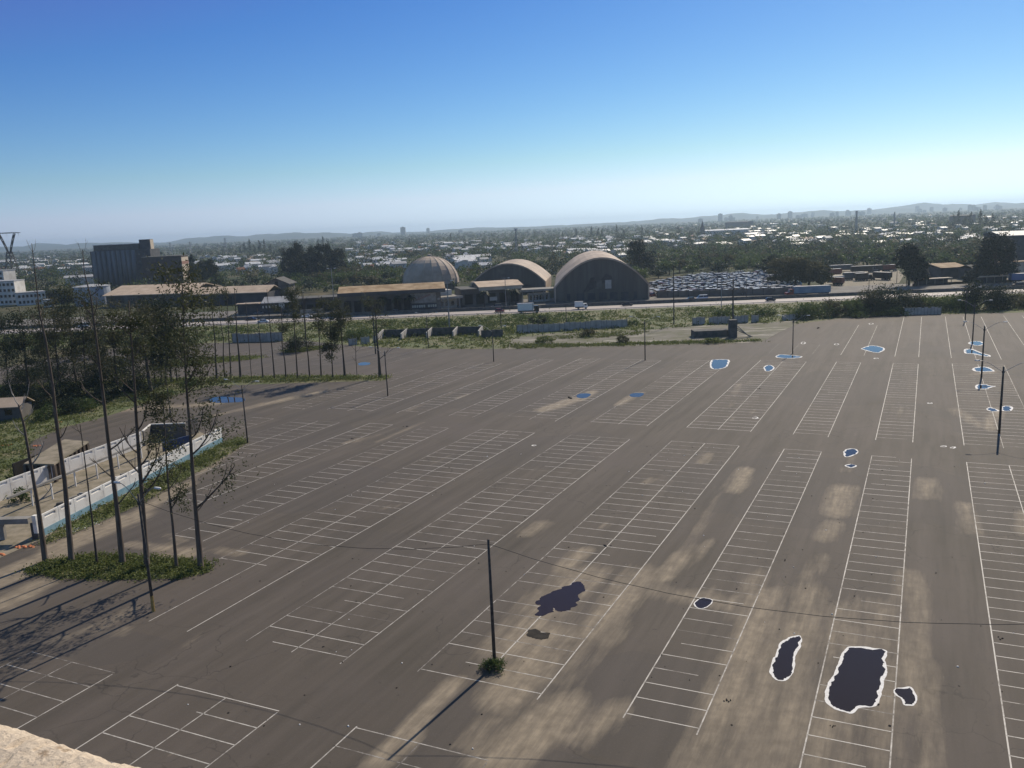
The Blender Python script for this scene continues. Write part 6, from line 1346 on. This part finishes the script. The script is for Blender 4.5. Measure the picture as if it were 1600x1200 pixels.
HV = [(house_mesh(11, 8, 3, 1.6, M_roofwh, M_wallw), 'bright metal roof'), (house_mesh(14, 9, 3.4, 1.5, M_roofwh, M_beige), 'bright metal roof'), (house_mesh(10, 8, 3, 2.0, M_roofred, M_wallw), 'reddish tiled roof'), (house_mesh(12, 8, 5.6, 1.6, M_roofgr, M_wallw), 'grey roof'), (house_mesh(22, 13, 5, 1.6, M_roofwh, M_wallw), 'wide bright roof'), (house_mesh(9, 8, 3, 1.6, M_tan, M_gfac), 'tan roof'), (house_mesh(11, 9, 5.8, 1.2, M_roofwh, M_wallw), 'bright metal roof')]
hc = []; q = random.Random(44)
def town(x, y):
    if y < hor(x) + 13: return False
    if x < 130: return 403 < y < 432 and q.random() < .6
    if x < 300: return False
    if x < 445: return 402 < y < 428
    if x < 545: return y > 438 and False
    if x < 870: return 380 < y < (424 if x < 630 or 700 < x < 760 else 398)
    if x < 1010: return 374 < y < 404
    return y < 390 - (x - 1010) * .01 and (y > 366 or q.random() < .45)
tries = 0
while len(hc) < 600 and tries < 60000:
    tries += 1; x, y = q.uniform(0, 1600), q.uniform(336, 432)
    if not town(x, y) or (x > 1010 and q.random() < .5) or q.random() > .5 + .5 * math.sin(x * .045) * math.sin(y * .31 + x * .013): continue
    p = gp(x, y)
    if blocked(p.x, p.y) or any((p.x - a) ** 2 + (p.y - b_) ** 2 < 260 for a, b_ in hc): continue
    hc.append((p.x, p.y))
hc.sort(key=lambda s_: s_[0] ** 2 + s_[1] ** 2); restv = MB()
for i, (x, y) in enumerate(hc):
    k = q.choices(range(7), (5, 4, 2, 2, 2, 1.5, 3))[0]; a = q.choice((0, 0, PI / 2)) + .35 + q.uniform(-.15, .15); me, l = HV[k]
    if i < 300:
        o = bpy.data.objects.new('house', me); C.objects.link(o); o.location = (x, y, 0); o.rotation_euler = (0, 0, a); s_ = q.uniform(.62, 1.0); o.scale = (s_, s_, q.uniform(.9, 1.25))
        two = k in (3, 6); tag(o, f'{"two storey" if two else "low"} house with a {l} among the trees of the town', 'house', f'{"two storey" if two else "low"} town houses with a {l}')
    else:
        n0 = len(restv.v); s_ = q.uniform(.75, 1.15); cs_, sn_ = math.cos(a), math.sin(a); off = {M_roofwh.name: 0, M_roofred.name: 1, M_roofgr.name: 2, M_tan.name: 3}[me.materials[0].name]
        restv.v += [(x + s_ * (v.co.x * cs_ - v.co.y * sn_), y + s_ * (v.co.x * sn_ + v.co.y * cs_), s_ * v.co.z) for v in me.vertices]; restv.f += [tuple(n0 + j for j in p.vertices) for p in me.polygons]; restv.m += [(off if p.material_index == 0 else 4) for p in me.polygons]
struct('distant_town', restv, [M_roofwh, M_roofred, M_roofgr, M_tan, M_wallw], kind='stuff')
# apartment towers on the far skyline
apm = []
for k in range(4):
    mb = MB(); L = (20, 28, 24, 34)[k]; h = (38, 30, 48, 26)[k]; mb.box((0, 0, -1), (L, 16, h)); mb.box((0, 0, h - 1), (L * .4, 8, 4))
    for f in range(int(h / 6)): mb.box((0, -8.05, 3 + f * 6), (L * .88, .3, 1.6), 0, 1)
    me = mb.mesh('apartment_tower')
    for x in (M_gfac, M_glass): me.materials.append(x)
    apm.append(me)
q = random.Random(8)
for k in range(44):
    x = q.uniform(1060, 1600) if k < 38 else q.uniform(540, 760); d = q.uniform(5200, 6800); r_ = ray(x, 400); p = Vector((r_[0] / r_[1] * d, d, 0)); j = q.randrange(4)
    o = bpy.data.objects.new('apartment_tower', apm[j]); C.objects.link(o); o.location = p; s_ = q.uniform(.55, 1.05); o.scale = (s_ * 1.2, s_, s_); o.rotation_euler = (0, 0, q.uniform(-.3, .3))
    w_ = ('medium high', 'broad', 'slender tall', 'long low')[j]; tag(o, f'{w_} hazy apartment tower on the far skyline', 'apartment tower', f'{w_} skyline towers')
for x, y, l in ((1150, 357, 'long dark block on the skyline right of the church spire'), (1500, 352, 'wide grey block on the skyline at the right')):
    shed(l, (x - 17, y), (x + 17, y - 1), 16, 30, M_concd, M_dfac, nm='factory_block')
bpy.context.view_layer.update()
